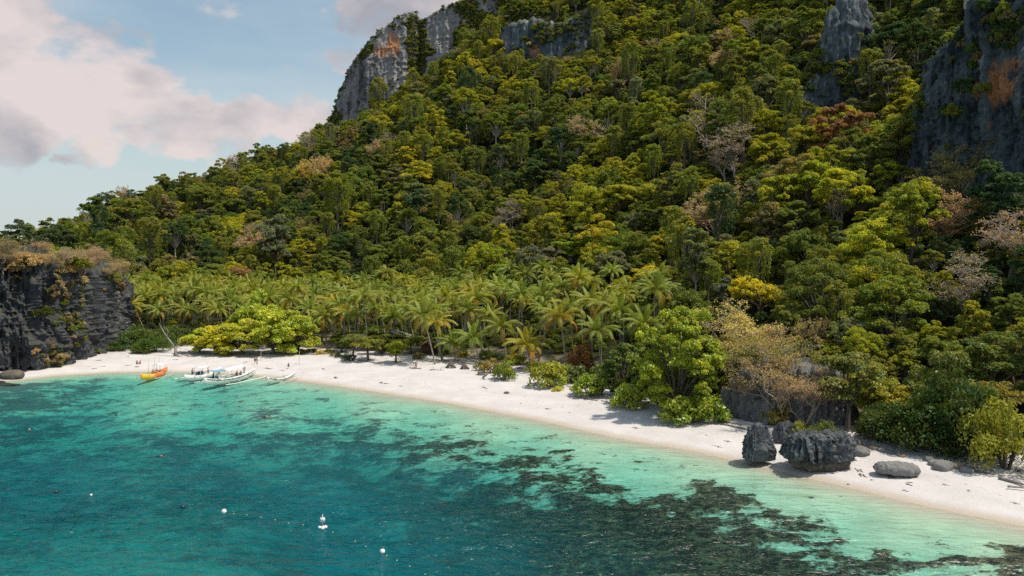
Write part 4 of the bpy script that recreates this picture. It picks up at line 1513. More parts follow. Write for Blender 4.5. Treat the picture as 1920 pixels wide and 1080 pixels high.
# crown and foot of the palms that stand out, in photo pixels
FRONT_PALMS = [
    (587, 610, 588, 650, 'short coconut palm at the right edge of the yellow-green almond trees'),
    (608, 595, 612, 648, 'coconut palm one step right of the short palm by the almond trees'),
    (747, 580, 756, 640, 'coconut palm leaning left in front of the grey roof'),
    (815, 605, 829, 676, 'leaning coconut palm just right of the small hut'),
    (793, 592, 816, 684, 'strongly leaning coconut palm whose trunk crosses the small hut'),
    (851, 645, 853, 677, 'shortest coconut palm on the sand, first of three low palms'),
    (887, 636, 900, 680, 'low coconut palm between two short palms on open sand'),
    (940, 614, 950, 680, 'reddish-stemmed coconut palm above the brown beach shrub'),
    (987, 648, 995, 694, 'low coconut palm beside the leafy green clump on the sand'),
    (893, 560, 906, 664, 'tall coconut palm with slanting pale trunk behind the low palms'),
    (972, 552, 985, 662, 'tallest coconut palm of the front row with a full round crown'),
    (1050, 596, 1061, 694, 'pale-trunked coconut palm standing alone above the round yellow-green shrub'),
    (937, 540, 947, 655, 'tall coconut palm left of the tallest front-row palm'),
    (1017, 556, 1022, 664, 'tall coconut palm between the tallest one and the lone pale-trunked one'),
    (1070, 577, 1074, 676, 'coconut palm half hidden behind the lone pale-trunked palm'),
    (1107, 568, 1111, 684, 'coconut palm above the russet bush'),
    (1120, 622, 1127, 704, 'low coconut palm left of the dark waxy tree with drooping leaves'),
    (1208, 610, 1206, 714, 'large coconut palm rising out of the biggest beach shrub'),
    (1160, 584, 1166, 698, 'coconut palm left of the one over the biggest beach shrub'),
    (1238, 578, 1240, 690, 'coconut palm furthest along the beach, behind the biggest shrub'),
    (247, 565, 250, 622, 'coconut palm closest to the dark headland'),
    (283, 556, 285, 622, 'second coconut palm out from the dark headland'),
    (313, 562, 315, 622, 'drooping coconut palm above the dead grey snag'),
    (365, 545, 371, 632, 'slim coconut palm with curved pale trunk above the snag'),
    (388, 551, 392, 634, 'straight pale-trunked coconut palm left of the almond trees'),
    (433, 566, 434, 636, 'coconut palm whose crown hangs over the left almond tree'),
    (503, 560, 506, 640, 'coconut palm behind the middle of the almond trees'),
    (640, 575, 650, 646, 'coconut palm above the tiered casuarina-like shrubs'),
    (668, 570, 675, 646, 'coconut palm left of the grey roof'),
    (700, 555, 712, 646, 'tall coconut palm right behind the grey roof'),
]


def build_palms():
    rng = np.random.default_rng(41)
    placed = []
    for cx, cy, bx, by, lab in FRONT_PALMS:
        z = 1.6
        for _ in range(4):
            b = at_z(bx, by, z)
            z = max(ground_z(b.x, b.y) - 0.1, hill_at(b.x, b.y))
        b = at_z(bx, by, z)
        top = at_d(cx, cy, b.y + rng.uniform(-0.8, 0.8))
        palm(lab, b, top, rng, True, 'coconut palms behind the beach')
        placed.append((b.x, b.y))
    # the rest of the grove
    grove = []
    for _ in range(6000):
        c = rng.uniform(228, 1235); t = rng.uniform(0.12, 1.95)
        P = hill_point(c, t)
        px, py = project(P)
        if c > 1010 and t < 0.5: continue
        if c > 760 and t < 0.22: continue
        if c < 640 and t < 0.55: continue
        if min([math.hypot(P[0] - a, P[1] - b) for a, b in placed] or [99]) < 5.3 + (1.5 if c > 900 else 0):
            continue
        if c > 1000 and t > 1.75: continue
        placed.append((P[0], P[1])); grove.append((P, t, c))
    rows = {}
    for P, t, c in grove:
        r = 'front' if t < 0.8 else 'middle' if t < 1.35 else 'rear'
        w = ('above the left almond tree' if c < 440 else 'behind the almond trees' if c < 620 else 'behind the tiered shrubs' if c < 800 else 'behind the low sand palms' if c < 1000 else 'behind the pale-trunked palm')
        if c < 345: w = 'by the dark headland'
        rows.setdefault((r, w), []).append((c, P))
    for (r, w), its in rows.items():
        its.sort(key=lambda i: i[0])
        for n, (c, P) in enumerate(its):
            if w == 'behind the pale-trunked palm' or P[1] < 200: h = rng.uniform(10.5, 16.0)
            else: h = rng.choice([rng.uniform(8.0, 10.0), rng.uniform(9.5, 12.0), rng.uniform(11.5, 14.2)], p=[.3, .5, .2])
            if r == 'front': h *= rng.uniform(0.8, 1.05)
            top = np.array(P) + np.array([rng.normal(0, 1.7), rng.normal(-0.8, 1.3), h])
            palm(f'{ORD[n]} from left of the {r}-row grove palms {w}', P - np.array([0, 0, .2]), top, rng, False, 'coconut palms behind the beach')
    return len(grove)


def hill_at(x, y):
    """height of the hillside under a point near its foot"""
    c = 960 + FPX * x / max(y, 1)
    ci = int(np.clip(np.searchsorted(colx, c), 1, NCOL - 1))
    j = int(np.clip(np.searchsorted(TD[ci], y), 1, NLEV - 1))
    f = np.clip((y - TD[ci, j - 1]) / (TD[ci, j] - TD[ci, j - 1] + 1e-6), 0, 1)
    return float(TZ[ci, j - 1] * (1 - f) + TZ[ci, j] * f)


def stand(px, py):
    """ground point seen at a photo pixel near the beach"""
    z = 1.5
    for _ in range(6):
        b = at_z(px, py, z)
        z = max(ground_z(b.x, b.y), hill_at(b.x, b.y))
    return np.array((b.x, b.y, z))


n_grove = build_palms()

# ------------------------------------------------------------------ shrubs and single trees along the beach
ALMOND = [Form(*lobed_tree(400 + i, 5.0, 1.6, 20, 0.75, 0.62, 0.36, 15, 80, 0.30, jitter=0.6, up=0.5), M['leaf_waxy'], M['bark']) for i in range(3)]
TIER = [Form(*lobed_tree(420 + i, 3.2, 3.0, 11, form='layer', lobe=0.46, size=0.30, up=1.0, jitter=0.35, per=46), M['leaf'], M['bark']) for i in range(3)]
DARKB = [Form(*bush(290 + i, 2.9, 3.2, 54, 110, 0.20, 0.6, jitter=0.7), M['leaf'], M['bark']) for i in range(3)]
BIGWAX = Form(*lobed_tree(440, 6.6, 0.9, 44, 0.98, 0.85, 0.24, 15, 85, 0.33, form='round', jitter=0.55, up=0.4), M['leaf_waxy'], M['bark'])
SIDEWAX = Form(*lobed_tree(441, 4.8, 1.0, 36, 1.15, lobe=0.26, subs=13, per=56, size=0.38, form='round', jitter=0.5, up=0.4), M['leaf_waxy'], M['bark'])
TWIGGY = [Form(*branch_tree(450 + i, 8.0, 6.0, 6, 4, 0.20, keep=0.55, trunk=0.15, twig=0.020, forks=3), M['leaf'], M['bark_twig']) for i in range(3)]
PALEBR = [Form(*branch_tree(460 + i, 10.0, 9.5, 6, 2, 0.25, keep=0.35, trunk=0.26, twig=0.03, flat=1.2, lean=0.15), M['leaf'], M['bark_pale']) for i in range(2)]
FLATBR = [Form(*branch_tree(470 + i, 8.0, 9.5, 5, 16, 0.34, keep=0.9, trunk=0.22, twig=0.022, flat=1.3, lean=0.3), M['leaf'], M['bark_tan']) for i in range(2)]
EMERGENT = Form(*lobed_tree(480, 5.5, 15.0, 24, form='tall', lobe=0.27, size=0.46), M['leaf'], M['bark_pale'])

brng = np.random.default_rng(52)


def shrub(name, label, px, py, form, s, tint, zs=1.0, group=None, cat='shrub', dz=-0.15, push=0.0):
    P = stand(px, py)
    if push:
        P[1] += push; P[0] += push * P[0] / P[1]; P[2] = max(ground_z(P[0], P[1]), hill_at(P[0], P[1]))
    return plant(name, label, cat, form, P + np.array([0, 0, dz]), s, jitter_tint(TINTS[tint] if isinstance(tint, str) else tint, brng, 0.06), brng.uniform(0, 6.28), group, zs)


YG, BY = (0.19, 0.205, 0.012), (0.215, 0.215, 0.010)
AG = 'yellow-green almond trees on the beach'
shrub('almond_tree', 'low yellow-green almond tree beside the dead grey snag', 372, 661, ALMOND[0], 1.15, YG, 0.80, AG, 'tree')
shrub('almond_tree', 'brightest yellow almond tree touching the sand, left front of its group', 408, 664, ALMOND[1], 1.3, BY, 0.82, AG, 'tree')
shrub('almond_tree', 'broad yellow-green almond tree at the middle front of its group', 456, 664, ALMOND[2], 1.6, YG, 0.85, AG, 'tree')
shrub('almond_tree', 'tall dark-centred almond tree at the top of its group', 482, 650, ALMOND[0], 1.85, (0.17, 0.185, 0.012), 1.2, AG, 'tree')
shrub('almond_tree', 'wide yellow-green almond tree right of centre in its group', 515, 664, ALMOND[1], 1.75, YG, 0.95, AG, 'tree')
shrub('almond_tree', 'greener almond tree at the right end of its group', 557, 661, ALMOND[2], 1.6, (0.14, 0.165, 0.012), 1.05, AG, 'tree')
DG = 'dark green shrubs under the headland'
for i, (x, y, f, s, lab) in enumerate([(214, 657, 0, 1.4, 'dark green shrub in the corner of the headland and the beach'), (240, 655, 1, 2.0, 'larger dark green shrub next to the headland corner'), (262, 650, 2, 2.4, 'tallest dark green shrub below the palms by the headland'),
                                       (285, 660, 0, 1.9, 'low dark green shrub hanging over the sand left of the snag'), (305, 650, 1, 2.1, 'dark green shrub behind the dead snag'), (272, 662, 2, 1.2, 'smallest dark green shrub touching the sand left of the snag'),
                                       (330, 640, 0, 2.2, 'dark green shrub between the snag and the almond trees')]):
    shrub('dark_shrub', lab, x, y, DARKB[f], s * 0.9, (0.042, 0.064, 0.014), 0.9, DG)
TG = 'tiered shrubs on the beach'
for x, y, f, s, t, lab in [(640, 660, 0, 1.0, 'olive', 'leftmost tiered shrub beside the grassy dune'), (662, 668, 1, 1.15, 'mid green', 'tiered shrub with bare forked stem above the fallen log'), (690, 676, 2, 1.35, 'olive', 'tallest tiered shrub with a pale trunk on white sand'),
                           (715, 664, 0, 1.25, 'mid green', 'tiered shrub standing behind the pale-trunked tiered one'), (742, 680, 1, 1.0, 'yellow-green', 'yellow-green tiered shrub nearest the water line of its group'), (770, 664, 2, 1.2, 'olive', 'wide tiered shrub left of the small hut'),
                           (700, 655, 1, 1.3, 'mid green', 'tiered shrub under the grey roof'), (800, 655, 0, 1.2, 'mid green', 'tiered shrub just behind the small hut')]:
    shrub('tiered_shrub', lab, x, y, TIER[f], s, t, 1.0, TG)
for x, y, f, s, t, zs, lab in [
    (601, 664, 0, 0.75, (0.20, 0.17, 0.04), 0.7, 'dry yellow grassy clump on the low dune'),
    (630, 668, 1, 0.8, 'brownish', 0.6, 'brown scrubby clump left of the tiered shrubs'),
    (655, 676, 2, 0.9, 'dark green', 0.9, 'small dark shrub in front of the tiered shrubs'),
    (905, 694, 0, 1.0, 'brownish', 1.0, 'brown withered shrub under the reddish-stemmed palm'),
    (922, 700, 1, 1.3, (0.15, 0.11, 0.035), 1.1, 'larger brown withered shrub beside the leafy clump on the sand'),
    (945, 712, 2, 1.35, (0.08, 0.10, 0.015), 1.2, 'leafy green clump alone out on the sand below the palms'),
    (962, 684, 0, 1.2, 'olive', 1.0, 'olive shrub at the foot of the reddish-stemmed palm'),
    (1005, 700, 1, 1.2, 'olive', 1.0, 'olive shrub left of the round yellow-green one'),
]:
    shrub('beach_shrub', lab, x, y, BUSHES[f], s, t, zs)
shrub('beach_shrub', 'round yellow-green shrub at the foot of the pale-trunked palm', 1030, 724, WAXY[0], 1.35, 'yellow-green', 1.35)
shrub('beach_shrub', 'small yellow sprig at the base of the round yellow-green shrub', 1045, 733, BUSHES[1], 0.55, BY, 0.8)
shrub('beach_shrub', 'low round fresh green shrub on bent stems over the sand', 1106, 742, WAXY[1], 1.15, 'fresh green', 1.25)
shrub('beach_shrub', 'dark shrub between the two round beach shrubs', 1072, 716, WAXY[2], 1.2, (0.05, 0.068, 0.012), 1.0)
shrub('russet_bush', 'russet-leaved bush behind the dark shrub among the palms', 1088, 700, BUSHES[2], 1.7, (0.13, 0.060, 0.030), 1.5, push=1.0)
shrub('beach_shrub', 'dark shrub under the low palm beside the dark waxy tree', 1140, 722, WAXY[0], 1.25, (0.05, 0.07, 0.012), 1.3)
shrub('waxy_tree', 'dark glossy-leaved tree left of the biggest beach shrub', 1170, 742, SIDEWAX, 0.90, (0.050, 0.075, 0.012), 0.95, None, 'tree')
shrub('waxy_tree', 'biggest bright green shrub-like tree spilling onto the sand', 1272, 784, BIGWAX, 1.12, (0.125, 0.155, 0.011), 1.2, None, 'tree', push=2.0)
shrub('waxy_tree', 'bright green leafy tree joined to the right side of the biggest shrub', 1318, 778, BIGWAX, 0.82, (0.115, 0.14, 0.011), 1.15, None, 'tree', push=3.5)
shrub('waxy_tree', 'green leafy tree joined to the left side of the biggest shrub', 1228, 762, BIGWAX, 0.78, (0.095, 0.125, 0.011), 1.15, None, 'tree', push=3)
shrub('waxy_tree', 'green glossy-leaved tree rising behind the biggest beach shrub', 1262, 752, SIDEWAX, 1.1, (0.085, 0.110, 0.012), 1.02, None, 'tree', push=7)
shrub('beach_shrub', 'bright leafy sprig low at the left foot of the biggest shrub', 1180, 764, WAXY[2], 1.0, (0.15, 0.165, 0.012), 1.3)
shrub('beach_shrub', 'leafy skirt at the right foot of the biggest shrub', 1322, 790, WAXY[1], 1.25, (0.105, 0.13, 0.012), 1.2)
shrub('beach_shrub', 'leafy skirt hanging low at the front of the biggest shrub', 1278, 790, WAXY[0], 1.2, (0.115, 0.14, 0.012), 1.2)
LOW = [(566, 663, 'olive', 'low olive scrub just right of the almond trees'), (585, 660, 'mid green', 'low green scrub between almond trees and dry grassy clump'), (618, 662, 'olive', 'low olive scrub right of the dry grassy clump'), (645, 652, 'dark green', 'low dark scrub behind the leftmost tiered shrub'),
       (725, 658, 'mid green', 'low green scrub behind the yellow-green tiered shrub'), (757, 652, 'olive', 'low olive scrub beside the grey-roofed hut path'), (786, 672, 'brownish', 'low brown scrub in front of the small hut'), (836, 662, 'mid green', 'low green scrub behind the three low palms'),
       (868, 664, 'olive', 'low olive scrub between the second and third low palms'), (915, 668, 'mid green', 'low green scrub behind the brown withered shrub'), (935, 672, 'dark green', 'low dark scrub at the foot of the tall leaning palms'), (975, 680, 'olive', 'low olive scrub left of the low palm by the leafy clump'),
       (1018, 690, 'mid green', 'low green scrub behind the round yellow-green shrub'), (1050, 700, 'dark green', 'low dark scrub behind the pale-trunked palm foot'), (540, 655, 'mid green', 'low green scrub under the right end of the almond trees')]
for n, (x, y, t, lab) in enumerate(LOW):
    shrub('low_scrub', lab, x, y, (BUSHES + DARKB)[n % 6], brng.uniform(0.65, 1.05), t, brng.uniform(0.6, 1.0), 'low scrub at the back of the sand')
# dry thicket above the rock wall
TH = 'dry tan thicket above the rock wall'
for n, (x, y, f, s, t, pu, lab) in enumerate([(1372, 772, 0, 1.25, (0.16, 0.14, 0.05), 5, 'tan twiggy thicket tree at its left edge, foot hidden by the big shrub'), (1405, 752, 1, 1.5, 'tan', 9, 'tallest tan twiggy tree of the dry thicket'), (1440, 748, 2, 1.45, (0.15, 0.135, 0.045), 6, 'tan twiggy tree with a few green leaves in the thicket middle'),
                                         (1478, 745, 0, 1.4, 'tan', 6, 'pinkish-brown twiggy tree over the rock wall'), (1512, 748, 1, 1.15, (0.2, 0.15, 0.07), 8, 'smaller twiggy tree at the right edge of the dry thicket'), (1455, 735, 2, 1.7, 'olive', 13, 'brown twiggy tree behind the dry thicket'),
                                         (1395, 735, 0, 1.75, (0.28, 0.22, 0.06), 16, 'yellowish twiggy tree at the back left of the thicket')]):
    shrub('twiggy_tree', lab, x, y, TWIGGY[f], s, t, 1.0, TH, 'tree', push=pu)
for x, y, f, s, t, lab in [(1450, 768, 0, 0.8, 'olive', 'olive tuft rooted in the face of the rock wall'), (1510, 806, 1, 0.75, 'yellow-green', 'yellow-green tuft on top of the pitted overhanging rock'), (1420, 790, 2, 0.6, 'brownish', 'brown tuft on the rock wall above the standing rock'), (1565, 770, 0, 0.9, 'olive', 'olive tuft at the right end of the rock wall')]:
    P = at_d(x, y, 108.5 if y > 800 else 116.0)
    plant('rock_tuft', lab, 'shrub', BUSHES[f], (P.x, P.y, P.z - 0.9), s, TINTS[t], x, None, 1.0)
for x, y, form, s, t, zs, pu, lab in [(1392, 778, DARKB[0], 0.8, (0.075, 0.085, 0.018), 1.2, 1, 'green tangle at the foot of the rock wall by the biggest shrub'), (1460, 742, BUSHES[1], 1.2, (0.12, 0.105, 0.03), 1.3, 5, 'olive-brown bush on the brow of the rock wall'),
                                      (1500, 738, DARKB[1], 0.75, (0.10, 0.11, 0.018), 1.2, 5, 'green bush on the brow right of the olive-brown one'), (1420, 738, BUSHES[2], 1.3, (0.15, 0.13, 0.02), 1.4, 5, 'yellowish bush on the brow left of the olive-brown one'),
                                      (1545, 752, DARKB[2], 0.8, (0.065, 0.08, 0.016), 1.3, 4, 'dark green bush at the right end of the rock wall brow')]:
    shrub('wall_bush', lab, x, y, form, s, t, zs, None, 'shrub', push=pu)
# right-hand trees close to the camera
for x, y, form, s, t, zs, pu, nm, lab in [
    (1640, 812, ALMOND[0], 0.95, (0.125, 0.130, 0.014), 1.3, 4, 'broadleaf_tree', 'yellow-green domed tree just right of the rock wall'),
    (1690, 838, DARKB[0], 1.9, (0.030, 0.045, 0.010), 1.0, 1, 'dark_shrub', 'dark green mound behind the pale boulder'),
    (1740, 850, DARKB[1], 2.0, (0.028, 0.045, 0.010), 1.2, 2, 'dark_shrub', 'dark green mound right of the one behind the pale boulder'),
    (1790, 860, DARKB[2], 2.2, (0.030, 0.042, 0.010), 1.5, 3, 'dark_shrub', 'tall dark mound over the driftwood heap'),
    (1660, 825, DARKB[2], 1.2, (0.040, 0.055, 0.010), 0.9, 0.5, 'dark_shrub', 'low dark creeper mound above the rubble stones'),
    (1885, 882, DARKB[0], 1.75, (0.125, 0.120, 0.014), 1.55, 1, 'beach_shrub', 'yellow-green shrub over the log at the end of the beach'),
    (1840, 872, DARKB[1], 1.5, (0.032, 0.042, 0.010), 1.3, 3, 'dark_shrub', 'dark mound left of the yellow-green shrub by the log'),
    (1705, 790, FLATBR[0], 1.15, (0.20, 0.16, 0.02), 1.0, 8, 'flat_topped_tree', 'golden flat-topped tree with spreading limbs above the dark mounds'),
    (1770, 800, ALMOND[1], 1.1, (0.075, 0.085, 0.014), 1.5, 7, 'broadleaf_tree', 'dark domed tree below the golden flat-topped one'),
    (1860, 820, FLATBR[1], 1.2, (0.14, 0.12, 0.03), 1.0, 9, 'flat_topped_tree', 'olive flat-topped tree near the end of the beach'),
            (1590, 770, TIER[1], 1.6, (0.09, 0.09, 0.02), 1.4, 6, 'tiered_shrub', 'thin-stemmed tiered tree between rock wall and domed tree'),
]:
    shrub(nm, lab, x, y, form, s, t, zs, None, 'tree' if 'tree' in nm else 'shrub', push=pu)
# trees picked out on the slope
for x, y, form, s, t, zs, nm, lab in [
    (1795, 600, PALEBR[0], 1.35, (0.16, 0.13, 0.06), 1.0, 'bare_tree', 'leafless tree with a fan of white branches, nearest of the bare trees'),
    (1890, 525, PALEBR[1], 1.5, (0.20, 0.13, 0.05), 1.15, 'bare_tree', 'tall bare tree with reddish branches below the dark cliff'),
    (1305, 600, EMERGENT, 1.05, (0.085, 0.090, 0.030), 1.05, 'emergent_tree', 'tall pale-trunked tree standing clear above the biggest beach shrub'),
    (1375, 335, PALEBR[0], 1.9, (0.17, 0.12, 0.06), 1.0, 'bare_tree', 'wide bare-limbed tree with brown crown in mid slope'),
    (962, 445, PALEBR[1], 1.5, (0.12, 0.11, 0.05), 1.3, 'bare_tree', 'slim bare grey tree among vines at mid slope'),
    (1085, 530, LAYERS[0], 1.75, (0.115, 0.150, 0.012), 1.0, 'broadleaf_tree', 'fresh green flat-topped tree right behind the palms'),
    (1030, 560, FEATHERS[0], 1.5, (0.115, 0.105, 0.060), 1.0, 'broadleaf_tree', 'grey-brown fine-leaved tree beside the fresh green one'),
    (1225, 560, FLATBR[0], 1.6, (0.25, 0.21, 0.012), 1.0, 'flat_topped_tree', 'bright yellow spreading tree left of the emergent tree'),
    (1435, 600, FLATBR[1], 1.6, (0.25, 0.205, 0.012), 1.0, 'flat_topped_tree', 'bright yellow spreading tree behind the dry thicket'),
    (945, 560, DOMES[0], 1.5, (0.095, 0.135, 0.014), 0.8, 'broadleaf_tree', 'fresh green domed tree above the tallest palm'),
    (1575, 440, DOMES[1], 1.5, (0.19, 0.185, 0.012), 1.1, 'broadleaf_tree', 'sunlit yellow-green domed tree in mid slope above the thicket'),
    (1515, 420, DOMES[2], 1.5, (0.16, 0.165, 0.012), 1.1, 'broadleaf_tree', 'sunlit yellow-green domed tree left of its brighter twin'),
    (1675, 120, DOMES[3], 0.6, (0.24, 0.14, 0.012), 1.0, 'broadleaf_tree', 'orange-yellow tree near the dark outcrop'),
    (540, 500, TALLS[0], 1.5, (0.05, 0.075, 0.014), 1.0, 'broadleaf_tree', 'dark green tree with the orange-red trunk behind the palms'),
]:
    P, t_ = hill_hit(x, y, 0.8)
    plant(nm, lab, 'tree', form, P - np.array([0, 0, 0.4]), s, jitter_tint(t, brng, .05), brng.uniform(0, 6.28), None, zs)
    if 'orange-red' in lab:
        o = list(bpy.data.objects)[-1]
        for ob in COL.objects:
            if ob.name.startswith('trunk') and ob.parent and ob.parent.get('label') == lab:
                me = ob.data.copy(); me.materials[0] = M['bark_red']; ob.data = me


def headland_cover():
    """dry scrub and bushes on the headland's top and ledges"""
    rng = np.random.default_rng(71)
    seen = 0
    words = {}
    nr, nu = HEAD_G.shape[:2]
    px_all = project(HEAD_G)[0]
    tries = 0
    while seen < 62 and tries < 4000:
        tries += 1
        i, j = int(rng.integers(nr - 40, nr - 4)), int(rng.integers(0, nu))
        x = float(px_all[i, j])
        if not (-70 < x < 232):
            continue
        seen += 1
        P = Vector(HEAD_G[i, j]); z = P.z + 0.7
        bare = rng.random() < 0.6
        f = (TWIGGY[int(rng.integers(3))] if bare else BUSHES[int(rng.integers(3))])
        t = ('tan' if rng.random() < 0.75 else 'brownish') if bare else ('olive' if rng.random() < 0.5 else 'tan')
        nm = 'twiggy_tree' if bare else 'rock_shrub'
        words.setdefault((nm, t), []).append((x, P, z, f, t))
    for (nm, t), its in words.items():
        its.sort(key=lambda i: i[0])
        for n, (x, P, z, f, t) in enumerate(its):
            s = rng.uniform(0.45, 0.8) if nm == 'twiggy_tree' else rng.uniform(0.9, 1.5)
            plant(nm, f'{ORD[n]} from left of the {t} {"twiggy trees" if nm == "twiggy_tree" else "shrubs"} on top of the dark headland', 'tree' if nm == 'twiggy_tree' else 'shrub', f, (P.x, P.y, z - 1.2), s, jitter_tint(TINTS[t], rng), x, 'scrub on the headland')
    for x, y, d, s, t, lab in [(80, 588, 177, 1.3, 'mid green', 'dark green tuft clinging to the middle of the headland face'), (150, 500, 187, 1.5, 'yellow-green', 'yellow-green shrub at the brow of the headland'), (168, 605, 196, 1.0, 'olive', 'olive tuft low on the right of the headland face'),
                               (112, 632, 184, 0.8, 'olive', 'small olive tuft near the foot of the headland'), (185, 590, 203, 1.2, 'russet', 'russet dry tuft on the right shoulder of the headland'), (215, 540, 213, 1.5, 'tan', 'tan dry tuft at the headland corner above the palms'),
                               (205, 570, 210, 1.2, 'russet', 'russet dry tuft below the headland corner'), (40, 520, 176, 0.9, 'brownish', 'brown tuft high on the left of the headland face')]:
        P = at_d(x, y, d - 1.0)
        plant('rock_shrub', lab, 'shrub', BUSHES[int(rng.integers(3))], P - Vector((0, 0, 1.0)), s, TINTS[t], x, 'scrub on the headland')


headland_cover()

# ------------------------------------------------------------------ rocks on the beach
def rock_at(name, label, px, py, size, mat, seed, **kw):
    P = stand(px, py)
    return boulder(name, label, (P[0], P[1], P[2] - 0.15), size, M[mat], seed, **kw)


def karst(name, label, px, py, size, seed, lift=0.0, n=110, m=90, taper=0.25, flute=1.0, jag=0.5, tilt=0.0, box_=0.55):
    """rock cut by rain into upright blades: boxy plan, deep vertical runnels, jagged crown"""
    P = stand(px, py)
    th = np.linspace(0, 2 * math.pi, n, endpoint=False)[None, :]
    v = np.linspace(0, 1, m)[:, None]
    c, s_ = np.cos(th), np.sin(th)
    rx = np.sign(c) * np.abs(c) ** box_; ry = np.sign(s_) * np.abs(s_) ** box_
    side = np.clip(v / 0.80, 0, 1)
    prof = np.where(v < 0.80, 1 - taper * side ** 1.5 - 0.14 * np.exp(-side * 9), (1 - taper) * np.sqrt(np.clip(1 - ((v - 0.80) / 0.20) ** 2, 0, 1)))
    X = rx * prof * size[0]; Y = ry * prof * size[1]
    Z = np.where(v < 0.80, side * 0.90, 0.90 + 0.10 * ((v - 0.80) / 0.20)) * size[2] * 2 + 0 * X
    Q = np.stack([X, Y, Z], -1) + seed * 5.3
    f = flute
    big_ = fbm(Q * np.array([.5, .5, .35]) * f, 3, seed) - .5
    run = fbm(Q * np.array([2.4, 2.4, .33]) * f, 4, seed + 4, ridged=True) - .55
    fine = fbm(Q * np.array([6, 6, 1.6]) * f, 3, seed + 6, ridged=True) - .5
    r = (big_ * 1.2 + run * 1.0 + fine * 0.42) * min(size[0], size[1]) * 0.8
    ln = np.sqrt(X ** 2 + Y ** 2) + 1e-6
    k = np.clip(ln / min(size[0], size[1]), 0, 1)
    X = X + X / ln * r * k + tilt * Z; Y = Y + Y / ln * r * k
    cap = smooth01(Z / (size[2] * 2), 0.55, 0.95)
    Z = Z + cap * jag * size[2] * (fbm(np.stack([X * 1.5, Y * 1.5, 0 * X], -1) * f + seed, 3, seed + 2, ridged=True) - 0.62) * 1.7
    V = np.stack([X, Y, Z], -1).reshape(-1, 3)
    F = grid_faces(m, n)
    wrap = np.array([(i * n + n - 1, (i + 1) * n + n - 1, (i + 1) * n, i * n) for i in range(m - 1)])
    o = MB().add(V, np.concatenate([F, wrap])).obj(name, M['beach_rock'])
    o.location = (P[0], P[1], P[2] - 0.55 + lift)
    return tag(o, label, 'rock')


karst('standing_rock', 'dark pitted upright rock standing alone at the water edge', 1420, 852, (1.5, 1.3, 2.05), 3, n=170, m=130, taper=0.36, flute=0.95, jag=0.55)
ov = karst('overhanging_rock', 'broad dark pitted rock with an undercut foot beside the standing rock', 1536, 866, (3.9, 2.3, 1.45), 8, lift=1.05, n=300, m=130, taper=0.20, flute=0.85, jag=0.55)
base = boulder('ledge', '', (0, 0, 0), (3.4, 1.9, 0.95), M['tan_rock'], 9, ridge=0.8, freq=0.8, sub=6)
for k in ('label', 'category'):
    del base[k]
base.parent = ov; base.location = (0.1, 0.2, -1.05)
rock_at('boulder', 'pale grey whale-backed boulder lying on open sand', 1680, 884, (2.35, 1.25, 0.72), 'pale_rock', 11, ridge=0.55, freq=0.9, rz=-0.25, squash=0.85)
rock_at('boulder', 'grey rock leaning behind the standing rock against the wall', 1474, 826, (1.5, 1.0, 1.5), 'beach_rock', 13, ridge=0.7, freq=1.0, squash=0.9)
rock_at('boulder', 'dark rounded rock in the shallows below the headland', 22, 708, (2.3, 1.4, 1.0), 'tan_rock', 15, ridge=0.25, freq=0.8)
rock_at('boulder', 'small flat rock half hidden beside the headland foot', 2, 706, (1.4, 1.0, 0.6), 'tan_rock', 16, ridge=0.25)
rr = np.random.default_rng(81)
RUB = [(1602, 836, .9, 'grey block against the right flank of the overhanging rock'), (1612, 850, 1.0, 'tan block at the right foot of the overhanging rock'), (1625, 838, .7, 'small grey stone above the tan block'), (1640, 842, .65, 'pale stone at the start of the rubble strip'),
       (1655, 846, .6, 'pale stone second along the rubble strip'), (1668, 850, .5, 'flat stone under the low dark creeper mound'), (1690, 856, .45, 'flat stone above the whale-backed boulder'), (1755, 872, .8, 'grey stone at the left of the driftwood heap'),
       (1770, 878, 1.0, 'flat slab in front of the driftwood heap'), (1795, 876, .7, 'stone in the middle of the driftwood heap'), (1742, 864, .6, 'grey stone under the dark mound'), (1812, 884, .7, 'stone at the right of the driftwood heap')]
for i, (x, y, s, lab) in enumerate(RUB):
    rock_at('rubble_stone', lab, x, y, (s * rr.uniform(.9, 1.4), s, s * 0.6), 'pale_rock' if i % 3 else 'beach_rock', 20 + i, sub=4, ridge=0.35, freq=1.4, rz=rr.uniform(0, 3), cat='stone', group='rubble stones at the back of the beach')
for i, (x, y, s, lab) in enumerate([(930, 716, .35, 'small grey stone on the open sand below the leafy clump'), (950, 736, .4, 'flat grey stone out on the sand below the palms'), (1702, 906, .16, 'tiny dark stone on the sand below the boulder'), (1708, 908, .13, 'smaller of two tiny dark stones below the boulder'),
                                    (1590, 906, .12, 'tiny dark stone near the tide line below the overhanging rock')]):
    rock_at('pebble', lab, x, y, (s * 1.3, s, s * .5), 'pale_rock' if s > .3 else 'beach_rock', 50 + i, sub=3, ridge=0.3, freq=2, cat='stone')


